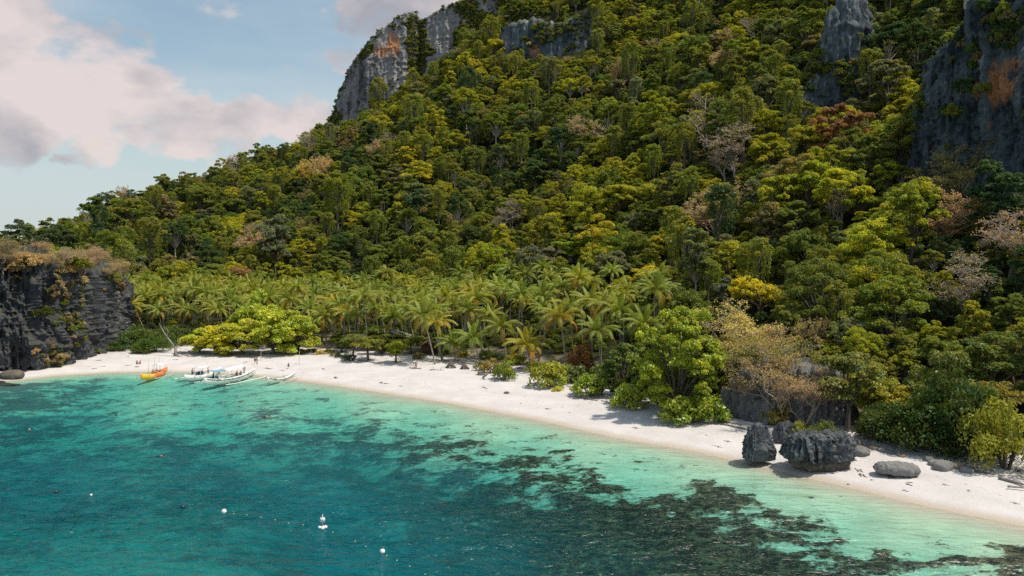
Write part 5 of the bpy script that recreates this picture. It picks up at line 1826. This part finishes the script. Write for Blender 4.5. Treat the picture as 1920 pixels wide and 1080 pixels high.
# ------------------------------------------------------------------ driftwood
def log(label, p0, p1, r, seed, name='driftwood_log', arms=2, lift=0.0):
    rng = np.random.default_rng(seed)
    a = stand(*p0); b = stand(*p1)
    c = (a + b) / 2
    mb = MB()
    t = np.linspace(0, 1, 8)[:, None]
    pts = a * (1 - t) + b * t - c + rng.normal(0, 0.06, (8, 3))
    pts[:, 2] = np.abs(pts[:, 2] * 0.3) + r * 0.5 + lift * t[:, 0]
    tube(mb, pts, np.linspace(r, r * 0.55, 8), 7)
    for i in range(arms):
        q = pts[rng.integers(2, 7)]
        tube(mb, [q, q + rng.normal(0, 0.5, 3) + (0, 0, .35), q + rng.normal(0, 0.9, 3) + (0, 0, .6)], [r * .4, r * .3, r * .1], 5)
    o = mb.obj(name, M['driftwood'], smooth=True)
    o.location = c
    return tag(o, label, 'driftwood', 'driftwood logs at the back of the beach')


log('long grey log lying under the front of the biggest shrub', (1248, 782), (1345, 796), 0.26, 1)
log('slanting log between the biggest shrub and the standing rock', (1352, 796), (1402, 806), 0.20, 2)
log('second log just above the slanting one by the rock wall', (1345, 790), (1392, 798), 0.15, 3, arms=1)
log('thick dark log at the end of the beach', (1874, 898), (1925, 912), 0.22, 4, arms=0)
log('thinner dark log below the thick one at the beach end', (1890, 913), (1930, 917), 0.13, 5, arms=0)
log('pale log poking out of the driftwood heap', (1800, 872), (1850, 882), 0.18, 6)
log('grey log across the driftwood heap', (1760, 870), (1830, 868), 0.15, 7)
log('short log on the right of the driftwood heap', (1828, 884), (1862, 890), 0.15, 8)
log('crooked log on the sand below the low round shrub', (1078, 744), (1120, 752), 0.15, 9)
log('thin log on the sand left of the biggest shrub', (1128, 752), (1160, 760), 0.12, 10)
log('fallen log in front of the tiered shrubs', (672, 676), (712, 682), 0.16, 11)
log('short stick on the sand below the tallest tiered shrub', (700, 683), (716, 684), 0.12, 12, arms=1)
log('bleached log under the almond trees', (430, 664), (470, 666), 0.16, 13)
log('short bleached log near the dead snag', (340, 666), (356, 668), 0.14, 14)
log('bleached log below the dry grassy clump', (575, 664), (596, 666), 0.15, 15)
log('small reddish stick alone on the open sand', (905, 726), (914, 729), 0.08, 16, arms=0)
log('root tangle on the sand left of the leaning palms', (768, 690), (790, 692), 0.14, 17, arms=5)
log('bent root below the leaning palm feet', (806, 694), (832, 695), 0.12, 18, arms=3)
log('driftwood stump in front of the brown withered shrub', (906, 708), (914, 712), 0.22, 19, arms=4, lift=1.0)
log('grey stump left of the round yellow-green shrub', (1002, 724), (1010, 728), 0.18, 20, arms=5, lift=1.4)

# dead snag leaning at the back of the sand
P = stand(329, 668)
mb = MB()
tube(mb, [(0, 0, -.3), (0.1, 0, 1.2), (-0.1, 0.2, 2.6)], [0.55, 0.38, 0.3], 7)
tube(mb, [(-0.1, 0.1, 2.2), (-1.6, 0.2, 4.2), (-3.2, 0.6, 6.2), (-4.4, 0.5, 8.6)], [0.26, 0.2, 0.14, 0.05], 6)
tube(mb, [(0, 0.1, 2.4), (0.8, 0.2, 3.4), (1.2, .4, 4.6)], [0.2, 0.12, 0.04], 5)
tube(mb, [(-2.2, 0.3, 5.0), (-2.0, 0.4, 6.4), (-2.5, 0.5, 7.4)], [0.12, 0.08, 0.03], 5)
tube(mb, [(0.1, 0, 0.2), (1.1, -.3, 0.1), (1.9, -.5, -.1)], [0.3, 0.2, 0.1], 6)
o = mb.obj('dead_snag', M['driftwood'], smooth=True); o.location = tuple(P)
tag(o, 'dead grey snag with a long leaning branch at the back of the sand', 'dead tree')

# root cones: heaps of husks at the feet of the leaning palms
for i, (x, y, s, lab) in enumerate([(845, 690, 1.0, 'conical brown root mound under the leaning palms'), (871, 692, .85, 'smaller conical brown root mound right of the first')]):
    P = stand(x, y)
    rngm = np.random.default_rng(90 + i); mb = MB()
    for k in range(9):
        a = k * 0.7
        tube(mb, [(0.1 * math.cos(a), 0.1 * math.sin(a), 1.5 * s), (0.45 * s * math.cos(a), 0.45 * s * math.sin(a), 0.8 * s), (1.3 * s * math.cos(a), 1.1 * s * math.sin(a), -0.1)], [.16, .22, .16], 5)
    o = mb.obj('root_mound', M['bark'], smooth=True); o.location = tuple(P)
    tag(o, lab, 'root mound')

# ------------------------------------------------------------------ huts under the palms
M['thatch'] = plain_mat('thatch', (0.20, 0.13, 0.085), 0.9, 0.05, 0.3, 6)
M['grey_sheet'] = plain_mat('grey_roof_sheet', (0.34, 0.33, 0.31), 0.6, 0.3, 0.15, 2)
M['plank'] = plain_mat('weathered_plank', (0.13, 0.085, 0.06), 0.8, 0.1, 0.3, 4)


def hut(label, px, py, w, d, h, roof, rise, rz):
    P = stand(px, py)
    root = thing('beach_hut', label, 'hut', tuple(P), rz)
    mb = MB()
    for sx in (-1, 1):
        b = MB(); V = [(sx * -0.25 if sx < 0 else -0.25, -d / 2 - .4, h + rise), (sx * (w / 2 + .5), -d / 2 - .4, h - .1), (sx * (w / 2 + .5), d / 2 + .4, h - .1), (-0.25 if sx > 0 else 0.25, d / 2 + .4, h + rise)]
        V = np.array([(0, -d / 2 - .4, h + rise), (sx * (w / 2 + .5), -d / 2 - .4, h - .1), (sx * (w / 2 + .5), d / 2 + .4, h - .1), (0, d / 2 + .4, h + rise)])
        V = np.concatenate([V, V - np.array([0, 0, 0.14])])
        b.add(V, [(0, 1, 2, 3), (7, 6, 5, 4), (0, 4, 5, 1), (1, 5, 6, 2), (2, 6, 7, 3), (3, 7, 4, 0)])
        b.obj('roof_slope', roof, root)
    for sx in (-1, 1):
        for sy in (-1, 1):
            b = MB(); box(b, (sx * (w / 2 - .1), sy * (d / 2 - .1), h / 2 - .1), (0.14, 0.14, h - .05)); b.obj('post', M['plank'], root)
    b = MB(); box(b, (0, d / 2 - .25, h * .42), (w - .5, 0.06, h * .8)); b.obj('back_wall', M['plank'], root)
    b = MB(); box(b, (w / 2 - .3, 0, h * .3), (0.06, d - .8, h * .55)); b.obj('side_wall', M['plank'], root)
    return root


hut('small thatched hut with dark open front under the leaning palms', 806, 664, 4.6, 3.6, 2.6, M['thatch'], 1.2, 0.15)
hut('grey-roofed hut deep among the palm trunks', 738, 622, 8.0, 5.0, 3.2, M['grey_sheet'], 1.4, -0.1)

# ------------------------------------------------------------------ boats
M['white_paint'] = plain_mat('white_boat_paint', (0.74, 0.74, 0.74), 0.4, 0.4, 0.08)
M['blue_paint'] = plain_mat('blue_boat_paint', (0.10, 0.20, 0.30), 0.45, 0.4)
M['dark_paint'] = plain_mat('dark_boat_paint', (0.03, 0.06, 0.075), 0.45, 0.4)
M['orange_paint'] = plain_mat('orange_boat_paint', (0.80, 0.19, 0.02), 0.4, 0.4)
M['yellow_paint'] = plain_mat('yellow_boat_paint', (0.78, 0.48, 0.03), 0.4, 0.4)
M['bamboo'] = plain_mat('bamboo', (0.50, 0.45, 0.37), 0.5, 0.3)
M['awning'] = plain_mat('white_awning', (0.78, 0.79, 0.80), 0.7, 0.2, 0.05)
M['blue_tarp'] = plain_mat('blue_tarp', (0.18, 0.36, 0.50), 0.6, 0.3, 0.1)
M['deck_wood'] = plain_mat('deck_wood', (0.36, 0.27, 0.19), 0.7, 0.2)


def hull_shell(L, B, D, sheer, n=22):
    """long narrow double-ended hull: closed skin with a sunken deck well"""
    V, m = [], 9
    xs = np.linspace(-L / 2, L / 2, n)
    for x in xs:
        u = 2 * x / L
        w = B / 2 * max(1 - abs(u) ** 2.6, 0.03)
        zk = -D * 0.45 * max(1 - abs(u) ** 3, 0) + (sheer * 0.55) * abs(u) ** 3
        zs = D * 0.55 + sheer * abs(u) ** 2.2
        for s, k in ((-1, 0), (-1, 1), (-1, 2), (0, 3), (1, 2), (1, 1), (1, 0)):
            if k == 0: V.append((x, s * w, zs))
            elif k == 1: V.append((x, s * w * 0.92, zk + (zs - zk) * 0.5))
            elif k == 2: V.append((x, s * w * 0.55, zk + (zs - zk) * 0.12))
            else: V.append((x, 0, zk))
        V.append((x, w * 0.80, zs)); V.append((x, -w * 0.80, zs))
    F = []
    for i in range(n - 1):
        for k in range(m):
            k2 = (k + 1) % m
            F.append((i * m + k, (i + 1) * m + k, (i + 1) * m + k2, i * m + k2))
    T = []
    for e in (0, n - 1):
        for k in range(1, m - 1):
            T.append((e * m, e * m + k, e * m + k + 1) if e == 0 else (e * m, e * m + k + 1, e * m + k))
    return MB().add(np.array(V), F, T)


def outrigger_boat(label, stern, bow, B, D, sheer, hull_m, trim_m, beams, spread, canopy=None, awning=None, mast=(), group='outrigger boats moored at the beach', deck=True, name='outrigger_boat', stripe=None):
    a, b = at_z(*stern, 0.0), at_z(*bow, 0.0)
    L = (b - a).length
    c = (a + b) / 2
    rz = math.atan2(b.y - a.y, b.x - a.x)
    root = thing(name, label, 'boat', (c.x, c.y, 0.12), rz, group)
    hull_shell(L, B, D, sheer).obj('hull', hull_m, root, smooth=False)
    if stripe:
        mb = MB()
        for s in (-1, 1):
            x = np.linspace(-L * .46, L * .46, 16); u = 2 * x / L
            w = B / 2 * (1 - np.abs(u) ** 2.6)
            z = D * 0.36 + sheer * np.abs(u) ** 2.2
            tube(mb, np.stack([x, s * (w + .02), z], 1), np.full(16, 0.07), 4)
        mb.obj('rub_rail', stripe, root)
    if deck:
        mb = MB(); box(mb, (0, 0, D * 0.48), (L * 0.62, B * 0.78, 0.06)); mb.obj('deck', M['deck_wood'], root)
    for k in range(beams):
        x = L * (-0.30 + 0.60 * k / max(beams - 1, 1))
        y = np.linspace(-spread, spread, 13)
        z = D * 0.62 + 0.22 - (np.abs(y) / spread) ** 2.4 * (D * 0.62 + 0.20)
        mb = MB(); tube(mb, np.stack([np.full(13, x), y, z], 1), np.full(13, 0.055), 5); mb.obj('cross_beam', M['bamboo'], root)
    for s in (-1, 1):
        x = np.linspace(-L * .40, L * .42, 9)
        mb = MB(); tube(mb, np.stack([x, np.full(9, s * spread), 0.02 + 0.35 * (2 * np.abs(x) / L) ** 4], 1), np.full(9, 0.09), 6)
        mb.obj('outrigger_float', trim_m, root)
    for (x, h) in mast:
        mb = MB(); tube(mb, [(x * L, 0, D * .4), (x * L, 0, h)], [0.045, 0.025], 5); mb.obj('mast', M['bamboo'], root)
    if canopy:
        x0, x1, h, m = canopy
        mb = MB()
        y = np.linspace(-B * .62, B * .62, 7); zz = h - 0.18 * (y / (B * .62)) ** 2
        V = np.concatenate([np.stack([np.full(7, x * L), y, zz + dz], 1) for x, dz in ((x0, 0), (x1, 0), (x0, -.06), (x1, -.06))])
        Q = [(i, i + 1, 8 + i, 7 + i) for i in range(6)] + [(15 + i, 14 + i, 21 + i, 22 + i) for i in range(6)] + [(i, 14 + i, 15 + i, i + 1) for i in range(6)] + [(8 + i, 22 + i, 21 + i, 7 + i) for i in range(6)]
        mb.add(V, Q); mb.obj('cabin_roof', m, root)
        for x in (x0 + .01, x1 - .01):
            for s in (-1, 1):
                p = MB(); tube(p, [(x * L, s * B * .5, D * .5), (x * L, s * B * .5, h - .12)], [0.05, 0.05], 5); p.obj('post', M['white_paint'], root)
        p = MB(); box(p, ((x0 + x1) / 2 * L, B * .42, D * .5 + .42), ((x1 - x0) * L * .8, 0.05, 0.75)); p.obj('cabin_side', M['blue_tarp'], root)
        p = MB(); box(p, ((x0 * .6 + x1 * .4) * L, -B * .05, D * .5 + .35), (0.9, 0.7, 0.62)); p.obj('engine_box', M['dark_paint'], root)
    if awning:
        x0, x1, h0, h1 = awning
        mb = MB(); w = B * .72
        V = np.array([(x0 * L, -w, h0), (x1 * L, -w, h1), (x1 * L, 0, h1 + .3), (x0 * L, 0, h0 + .3), (x1 * L, w, h1), (x0 * L, w, h0)])
        V = np.concatenate([V, V - np.array([0, 0, .05])])
        mb.add(V, [(0, 1, 2, 3), (3, 2, 4, 5), (9, 8, 7, 6), (11, 10, 8, 9), (0, 6, 7, 1), (5, 4, 10, 11), (1, 7, 8, 2), (2, 8, 10, 4), (0, 3, 9, 6), (3, 5, 11, 9)])
        mb.obj('awning', M['awning'], root)
        for x, h in ((x0, h0), (x1, h1)):
            for s in (-1, 1):
                p = MB(); tube(p, [(x * L, s * B * .42, D * .45), (x * L, s * w * .9, h)], [0.04, 0.04], 5); p.obj('awning_pole', M['bamboo'], root)
    return root


big = outrigger_boat('large white outrigger boat with blue cabin and long white awning', (383, 724), (479, 704), 1.8, 1.2, 1.0, M['white_paint'], M['white_paint'], 4, 4.2, (-0.38, -0.17, 2.75, M['blue_tarp']), (-0.14, 0.20, 2.35, 2.7), ((0.02, 4.4), (0.26, 4.2)), stripe=M['dark_paint'])
mid = outrigger_boat('white outrigger boat with a short white cabin roof, behind the large one', (346, 716), (416, 699), 1.55, 1.05, 0.9, M['white_paint'], M['white_paint'], 3, 3.6, (-0.18, 0.06, 2.4, M['awning']), None, ((0.1, 3.6),))
org = outrigger_boat('orange outrigger boat with a yellow stern near the headland', (264, 714), (314, 699), 1.6, 1.25, 0.7, M['orange_paint'], M['bamboo'], 3, 2.4, None, (0.10, 0.24, 2.3, 2.4), ((-0.22, 4.2), (0.0, 4.8), (0.2, 4.6)))
mb = MB(); V = np.concatenate(hull_shell((at_z(264, 714) - at_z(314, 699)).length * 0.999, 1.6, 1.25, 0.7).v)
Lh = V[:, 0].max() * 2
q = hull_shell(Lh, 1.68, 1.30, 0.72, 44)
Vq = np.concatenate(q.v); fq = np.concatenate(q.q); tq = np.concatenate(q.t)
fq = fq[Vq[fq][:, :, 0].max(1) < -Lh * 0.12]; tq = tq[Vq[tq][:, :, 0].max(1) < -Lh * 0.12]
MB().add(Vq, fq, tq).obj('stern_skin', M['yellow_paint'], org)
sml = outrigger_boat('small low outrigger boat alone right of the white boats', (502, 719), (554, 708), 1.1, 0.7, 0.9, M['white_paint'], M['bamboo'], 3, 2.4, None, None, ((0.05, 2.8),), stripe=M['dark_paint'])


# ------------------------------------------------------------------ people
M['skin'] = plain_mat('tanned_skin', (0.36, 0.20, 0.13), 0.6, 0.3, 0.05)
M['dark_cloth'] = plain_mat('dark_cloth', (0.03, 0.035, 0.05), 0.8, 0.1)
M['red_cloth'] = plain_mat('red_cloth', (0.42, 0.06, 0.05), 0.8, 0.1)
M['pale_cloth'] = plain_mat('pale_cloth', (0.62, 0.60, 0.60), 0.8, 0.1)
M['hair'] = plain_mat('dark_hair', (0.02, 0.016, 0.014), 0.5, 0.3)

POSES = {
    # joint: (x, y, z), radius ; person faces -Y
    'standing': dict(pelvis=((0, 0, .95), .15), belly=((0, 0, 1.12), .135), chest=((0, 0, 1.34), .16), neck=((0, 0, 1.50), .06), head=((0, -.02, 1.64), .105), lsh=((-.18, 0, 1.42), .065), lel=((-.25, .02, 1.14), .045), lha=((-.24, -.08, .90), .035),
                     rsh=((.18, 0, 1.42), .065), rel=((.26, .02, 1.14), .045), rha=((.27, -.08, .90), .035), lhip=((-.10, 0, .88), .10), lkn=((-.11, -.02, .50), .065), lan=((-.11, .02, .09), .045), lto=((-.12, -.14, .05), .035), rhip=((.10, 0, .88), .10), rkn=((.12, -.02, .50), .065), ran=((.13, .02, .09), .045), rto=((.14, -.14, .05), .035)),
    'sitting': dict(pelvis=((0, 0, .14), .16), belly=((0, .03, .30), .14), chest=((0, .02, .52), .16), neck=((0, 0, .68), .06), head=((0, -.03, .82), .105), lsh=((-.18, 0, .60), .065), lel=((-.26, -.10, .40), .045), lha=((-.16, -.32, .40), .035),
                    rsh=((.18, 0, .60), .065), rel=((.26, -.10, .40), .045), rha=((.16, -.32, .40), .035), lhip=((-.10, -.04, .14), .10), lkn=((-.14, -.42, .42), .065), lan=((-.13, -.66, .08), .045), lto=((-.13, -.80, .05), .035), rhip=((.10, -.04, .14), .10), rkn=((.14, -.42, .42), .065), ran=((.13, -.66, .08), .045), rto=((.13, -.80, .05), .035)),
    'swimming': dict(pelvis=((0, .55, -.06), .14), belly=((0, .36, -.03), .13), chest=((0, .14, .0), .16), neck=((0, -.04, .06), .06), head=((0, -.18, .10), .105), lsh=((-.18, .05, .03), .065), lel=((-.34, -.22, .02), .045), lha=((-.22, -.48, .0), .035),
                     rsh=((.18, .05, .03), .065), rel=((.36, -.18, .02), .045), rha=((.26, -.46, .0), .035), lhip=((-.09, .62, -.08), .10), lkn=((-.12, 1.0, -.16), .065), lan=((-.13, 1.38, -.10), .045), lto=((-.13, 1.52, -.10), .03), rhip=((.09, .62, -.08), .10), rkn=((.13, 1.0, -.10), .065), ran=((.14, 1.38, -.14), .045), rto=((.14, 1.52, -.14), .03)),
}
CHAIN = [('pelvis', 'belly'), ('belly', 'chest'), ('chest', 'neck'), ('neck', 'head'), ('chest', 'lsh'), ('lsh', 'lel'), ('lel', 'lha'), ('chest', 'rsh'), ('rsh', 'rel'), ('rel', 'rha'), ('pelvis', 'lhip'), ('lhip', 'lkn'), ('lkn', 'lan'), ('lan', 'lto'),
         ('pelvis', 'rhip'), ('rhip', 'rkn'), ('rkn', 'ran'), ('ran', 'rto')]
BODY = {}


def person(label, P, pose, rz, wear, group=None, hat=None):
    j = POSES[pose]
    names = list(j)
    if pose not in BODY:
        me = bpy.data.meshes.new('body')
        me.from_pydata([j[n][0] for n in names], [(names.index(a), names.index(b)) for a, b in CHAIN], [])
        BODY[pose] = me
        me.materials.append(M['skin'])
    o = link('person', BODY[pose], None, tuple(P))
    o.rotation_euler = (0, 0, rz)
    tag(o, label, 'person', group)
    sk = o.modifiers.new('skin', 'SKIN')
    for n, sv in zip(names, o.data.skin_vertices[0].data):
        sv.radius = (j[n][1], j[n][1] * (0.75 if n in ('belly', 'chest', 'pelvis') else 1.0)); sv.use_root = n == 'pelvis'
    sk.use_smooth_shade = True
    ss = o.modifiers.new('round', 'SUBSURF'); ss.levels = 1; ss.render_levels = 1
    mb = MB()
    pts = [np.array(j[k][0]) for k in ('lkn', 'lhip')], [np.array(j[k][0]) for k in ('rkn', 'rhip')]
    for (k, h) in pts:
        tube(mb, [h + (h - k) * 0.12, h * .5 + k * .5, h * .25 + k * .75], [.135, .115, .10], 8, cap=False)
    p = np.array(j['pelvis'][0]); b = np.array(j['belly'][0])
    tube(mb, [p - (b - p) * .5, p, p * .4 + b * .6], [.17, .185, .165], 10, cap=False)
    mb.obj('shorts', M[wear], o, smooth=True)
    h = np.array(j['head'][0]); mb = MB()
    ball(mb, h + (0, .025, .035), (.118, .122, .115), 9, 7)
    mb.obj('hair', M['hair'], o, smooth=True)
    return o


BG = 'people on the beach'
for x, y, pose, rz, wear, lab in [(257, 683, 'sitting', .4, 'dark_cloth', 'person sitting on the sand left of the orange boat, left of a pair'), (263, 683, 'sitting', -.4, 'red_cloth', 'person sitting on the sand beside another near the orange boat'),
                                  (478, 681, 'standing', .8, 'dark_cloth', 'person standing on the sand above the large white boat in dark shorts'), (482, 684, 'standing', 2.6, 'pale_cloth', 'person standing on the sand in pale shorts beside the one in dark'),
                                  (541, 688, 'sitting', .2, 'dark_cloth', 'person sitting alone on the sand above the small boat'), (780, 692, 'standing', .6, 'red_cloth', 'person in red shorts by the root tangle below the tiered shrubs')]:
    person(lab, stand(x, y), pose, rz, wear, BG)
bpy.context.view_layer.update()


def on_boat(boat, x, y, z):
    v = boat.matrix_world @ Vector((x, y, z))
    return v


person('person standing at the stern of the large white boat by the blue cabin', on_boat(big, -5.4, -.2, 0.70), 'standing', 1.2, 'dark_cloth', 'people on the boats')
person('person standing near the bow of the large white boat', on_boat(big, 4.3, .1, 0.70), 'standing', .4, 'pale_cloth', 'people on the boats')
person('person in red shorts sitting amidships on the large white boat', on_boat(big, 2.0, .2, 0.70), 'sitting', .2, 'red_cloth', 'people on the boats')
person('person in dark shorts sitting amidships on the large white boat', on_boat(big, 2.9, -.2, 0.70), 'sitting', -.5, 'dark_cloth', 'people on the boats')
person('person standing at the stern of the rear white boat', on_boat(mid, -4.0, 0, 0.62), 'standing', .9, 'dark_cloth', 'people on the boats')
person('person in red shorts sitting at the bow of the rear white boat', on_boat(mid, 1.8, .1, 0.62), 'sitting', .3, 'red_cloth', 'people on the boats')
person('person sitting in the middle of the orange boat in dark shorts', on_boat(org, -.6, .1, 0.64), 'sitting', .6, 'dark_cloth', 'people on the boats')
person('person sitting in the orange boat in pale shorts', on_boat(org, .6, -.1, 0.64), 'sitting', .1, 'pale_cloth', 'people on the boats')
for x, y, rz, lab in [(454, 753, .8, 'swimmer in pale water straight out from the small boat'), (503, 781, 2.0, 'swimmer in pale water nearer the drone than the other'), (305, 855, 1.5, 'snorkeller lying on the surface over the dark reef'), (636, 723, 1.0, 'swimmer close to the sand right of the small boat')]:
    person(lab, at_z(x, y, -0.06), 'swimming', rz, 'dark_cloth', 'swimmers')

# ------------------------------------------------------------------ buoys and floats
M['buoy_white'] = plain_mat('white_buoy', (0.78, 0.74, 0.72), 0.35, 0.5, 0.1)
M['buoy_dark'] = plain_mat('dark_buoy', (0.02, 0.03, 0.035), 0.4, 0.5)
M['buoy_yellow'] = plain_mat('yellow_float', (0.55, 0.48, 0.16), 0.4, 0.4)
M['buoy_red'] = plain_mat('faded_red_float', (0.60, 0.22, 0.17), 0.45, 0.4)


def buoy(label, px, py, r, mat, squash=1.0):
    P = at_z(px, py, 0.0)
    root = thing('mooring_buoy', label, 'buoy', tuple(P))
    mb = MB(); ball(mb, (0, 0, r * 0.45), (r, r, r * squash), 16, 11); mb.obj('float', M[mat], root, smooth=True)
    mb = MB(); tube(mb, [(-.06, 0, r * 1.35), (-.05, 0, r * 1.55), (.05, 0, r * 1.55), (.06, 0, r * 1.35)], [.02] * 4, 5); mb.obj('ring', M['buoy_dark'], root)
    return root


buoy('round white buoy left of the square marker float', 420, 961, 0.26, 'buoy_white')
buoy('round white buoy at the near end of the float line', 717, 1036, 0.24, 'buoy_white')
buoy('small white buoy beside a dark one over the reef', 171, 929, 0.14, 'buoy_white')
buoy('small faded red buoy over the upper reef', 55, 806, 0.15, 'buoy_red')
buoy('dark buoy nearest the small white one', 105, 924, 0.24, 'buoy_dark', 0.8)
buoy('dark buoy left of the round white one', 343, 952, 0.26, 'buoy_dark', 0.8)
buoy('tiny dark buoy far out over the pale patches', 218, 779, 0.2, 'buoy_dark', 0.8)
P = at_z(605, 990, 0.0)
mk = thing('marker_float', 'white marker float with a square board on a raft', 'marker', tuple(P), 0.2)
mb = MB()
for k in range(4):
    a = k * math.pi / 2
    ball(mb, (.26 * math.cos(a), .26 * math.sin(a), .08), (.2, .2, .17), 10, 8)
mb.obj('raft', M['buoy_white'], mk, smooth=True)
mb = MB(); tube(mb, [(0, 0, .1), (0, 0, 1.35)], [.04, .03], 6); mb.obj('pole', M['white_paint'], mk)
mb = MB(); box(mb, (0, -.05, .82), (.46, .05, .44)); mb.obj('board', M['white_paint'], mk)
mb = MB(); box(mb, (0, -.02, .3), (.5, .12, .06)); mb.obj('collar', M['dark_paint'], mk)
FL = [(438, 963), (463, 966), (489, 970), (516, 975), (541, 981), (568, 984), (624, 998), (666, 1015), (686, 1025), (725, 1042), (744, 1051), (768, 1062), (797, 1077)]
for i, (x, y) in enumerate(FL):
    P = at_z(x, y, 0.0)
    mb = MB(); ball(mb, (0, 0, .01), (.07, .05, .05), 8, 6)
    o = mb.obj('line_float', M['buoy_yellow'], smooth=True); o.location = P
    tag(o, f'{ORD[i]} small yellow float along the line, counted from the left white buoy', 'float', 'yellow floats on the swim line')

# poles standing on the sand
for x, y, h, lab in [(561, 684, 3.4, 'thin bamboo pole stuck in the sand above the small boat'), (489, 676, 2.6, 'thin bamboo pole behind the standing people')]:
    P = stand(x, y); mb = MB(); tube(mb, [(0, 0, -.3), (.03, 0, h * .5), (.1, 0, h)], [.05, .04, .03], 5)
    o = mb.obj('bamboo_pole', M['bamboo'], smooth=True); o.location = tuple(P); tag(o, lab, 'pole')


# fallen leaves, bark and weed washed up along the sand
def beach_litter():
    rng = np.random.default_rng(99)
    forms = []
    for k in range(3):
        mb = MB()
        leaves(mb, rng.normal(0, 0.22, (7, 3)) * np.array([1, 1, 0]) + np.array([0, 0, 0.04]), np.full((7, 3), 0.10) * np.array([1, 1, .4]), 4, 0.16, rng, 1.2, 0.3, 0.4)
        for q in range(3):
            a = rng.uniform(0, 6.28); p = rng.normal(0, 0.2, 3) * np.array([1, 1, 0])
            tube(mb, [p + (0, 0, .03), p + np.array([math.cos(a), math.sin(a), 0]) * rng.uniform(.3, .8) + (0, 0, .05)], [.025, .012], 4)
        forms.append(mb.mesh(f'litter_form_{k:02d}', M['leaf']))
    items = []
    X = rng.uniform(-112, 62, 9000); Y = rng.uniform(60, 215, 9000)
    sd = shore_dist(X, Y)
    clump = fbm(np.stack([X * .16, Y * .16, X * 0], -1), 3, 91)
    yb = np.interp(X / np.maximum(Y, 1) * FPX + 960, HX, HD[:, 0])
    for x, y, d, c, b in zip(X, Y, sd, clump, yb):
        if d < 1.5 or y > b + 6:
            continue
        back = max(0.0, 1 - abs(b - y) / 9.0)
        want = 0.10 * (c > 0.5) * math.exp(-((d - 5.0 - 5 * (c - .5)) / 0.9) ** 2) * 6 + back * (0.85 if c > 0.47 else 0.25) + 0.012
        if rng.random() > want:
            continue
        s_ = rng.uniform(0.5, 1.5)
        t = [(0.075, 0.055, 0.035), (0.05, 0.04, 0.03), (0.11, 0.085, 0.055)][int(rng.integers(3))]
        items.append(dict(P=(x, y, ground_z(x, y) - 0.01), k=int(rng.integers(3)), scl=(s_, s_, s_), rot=(0, 0, rng.uniform(0, 6.28)), col=t))
    scatter_stuff('beach_litter', items, forms)


beach_litter()
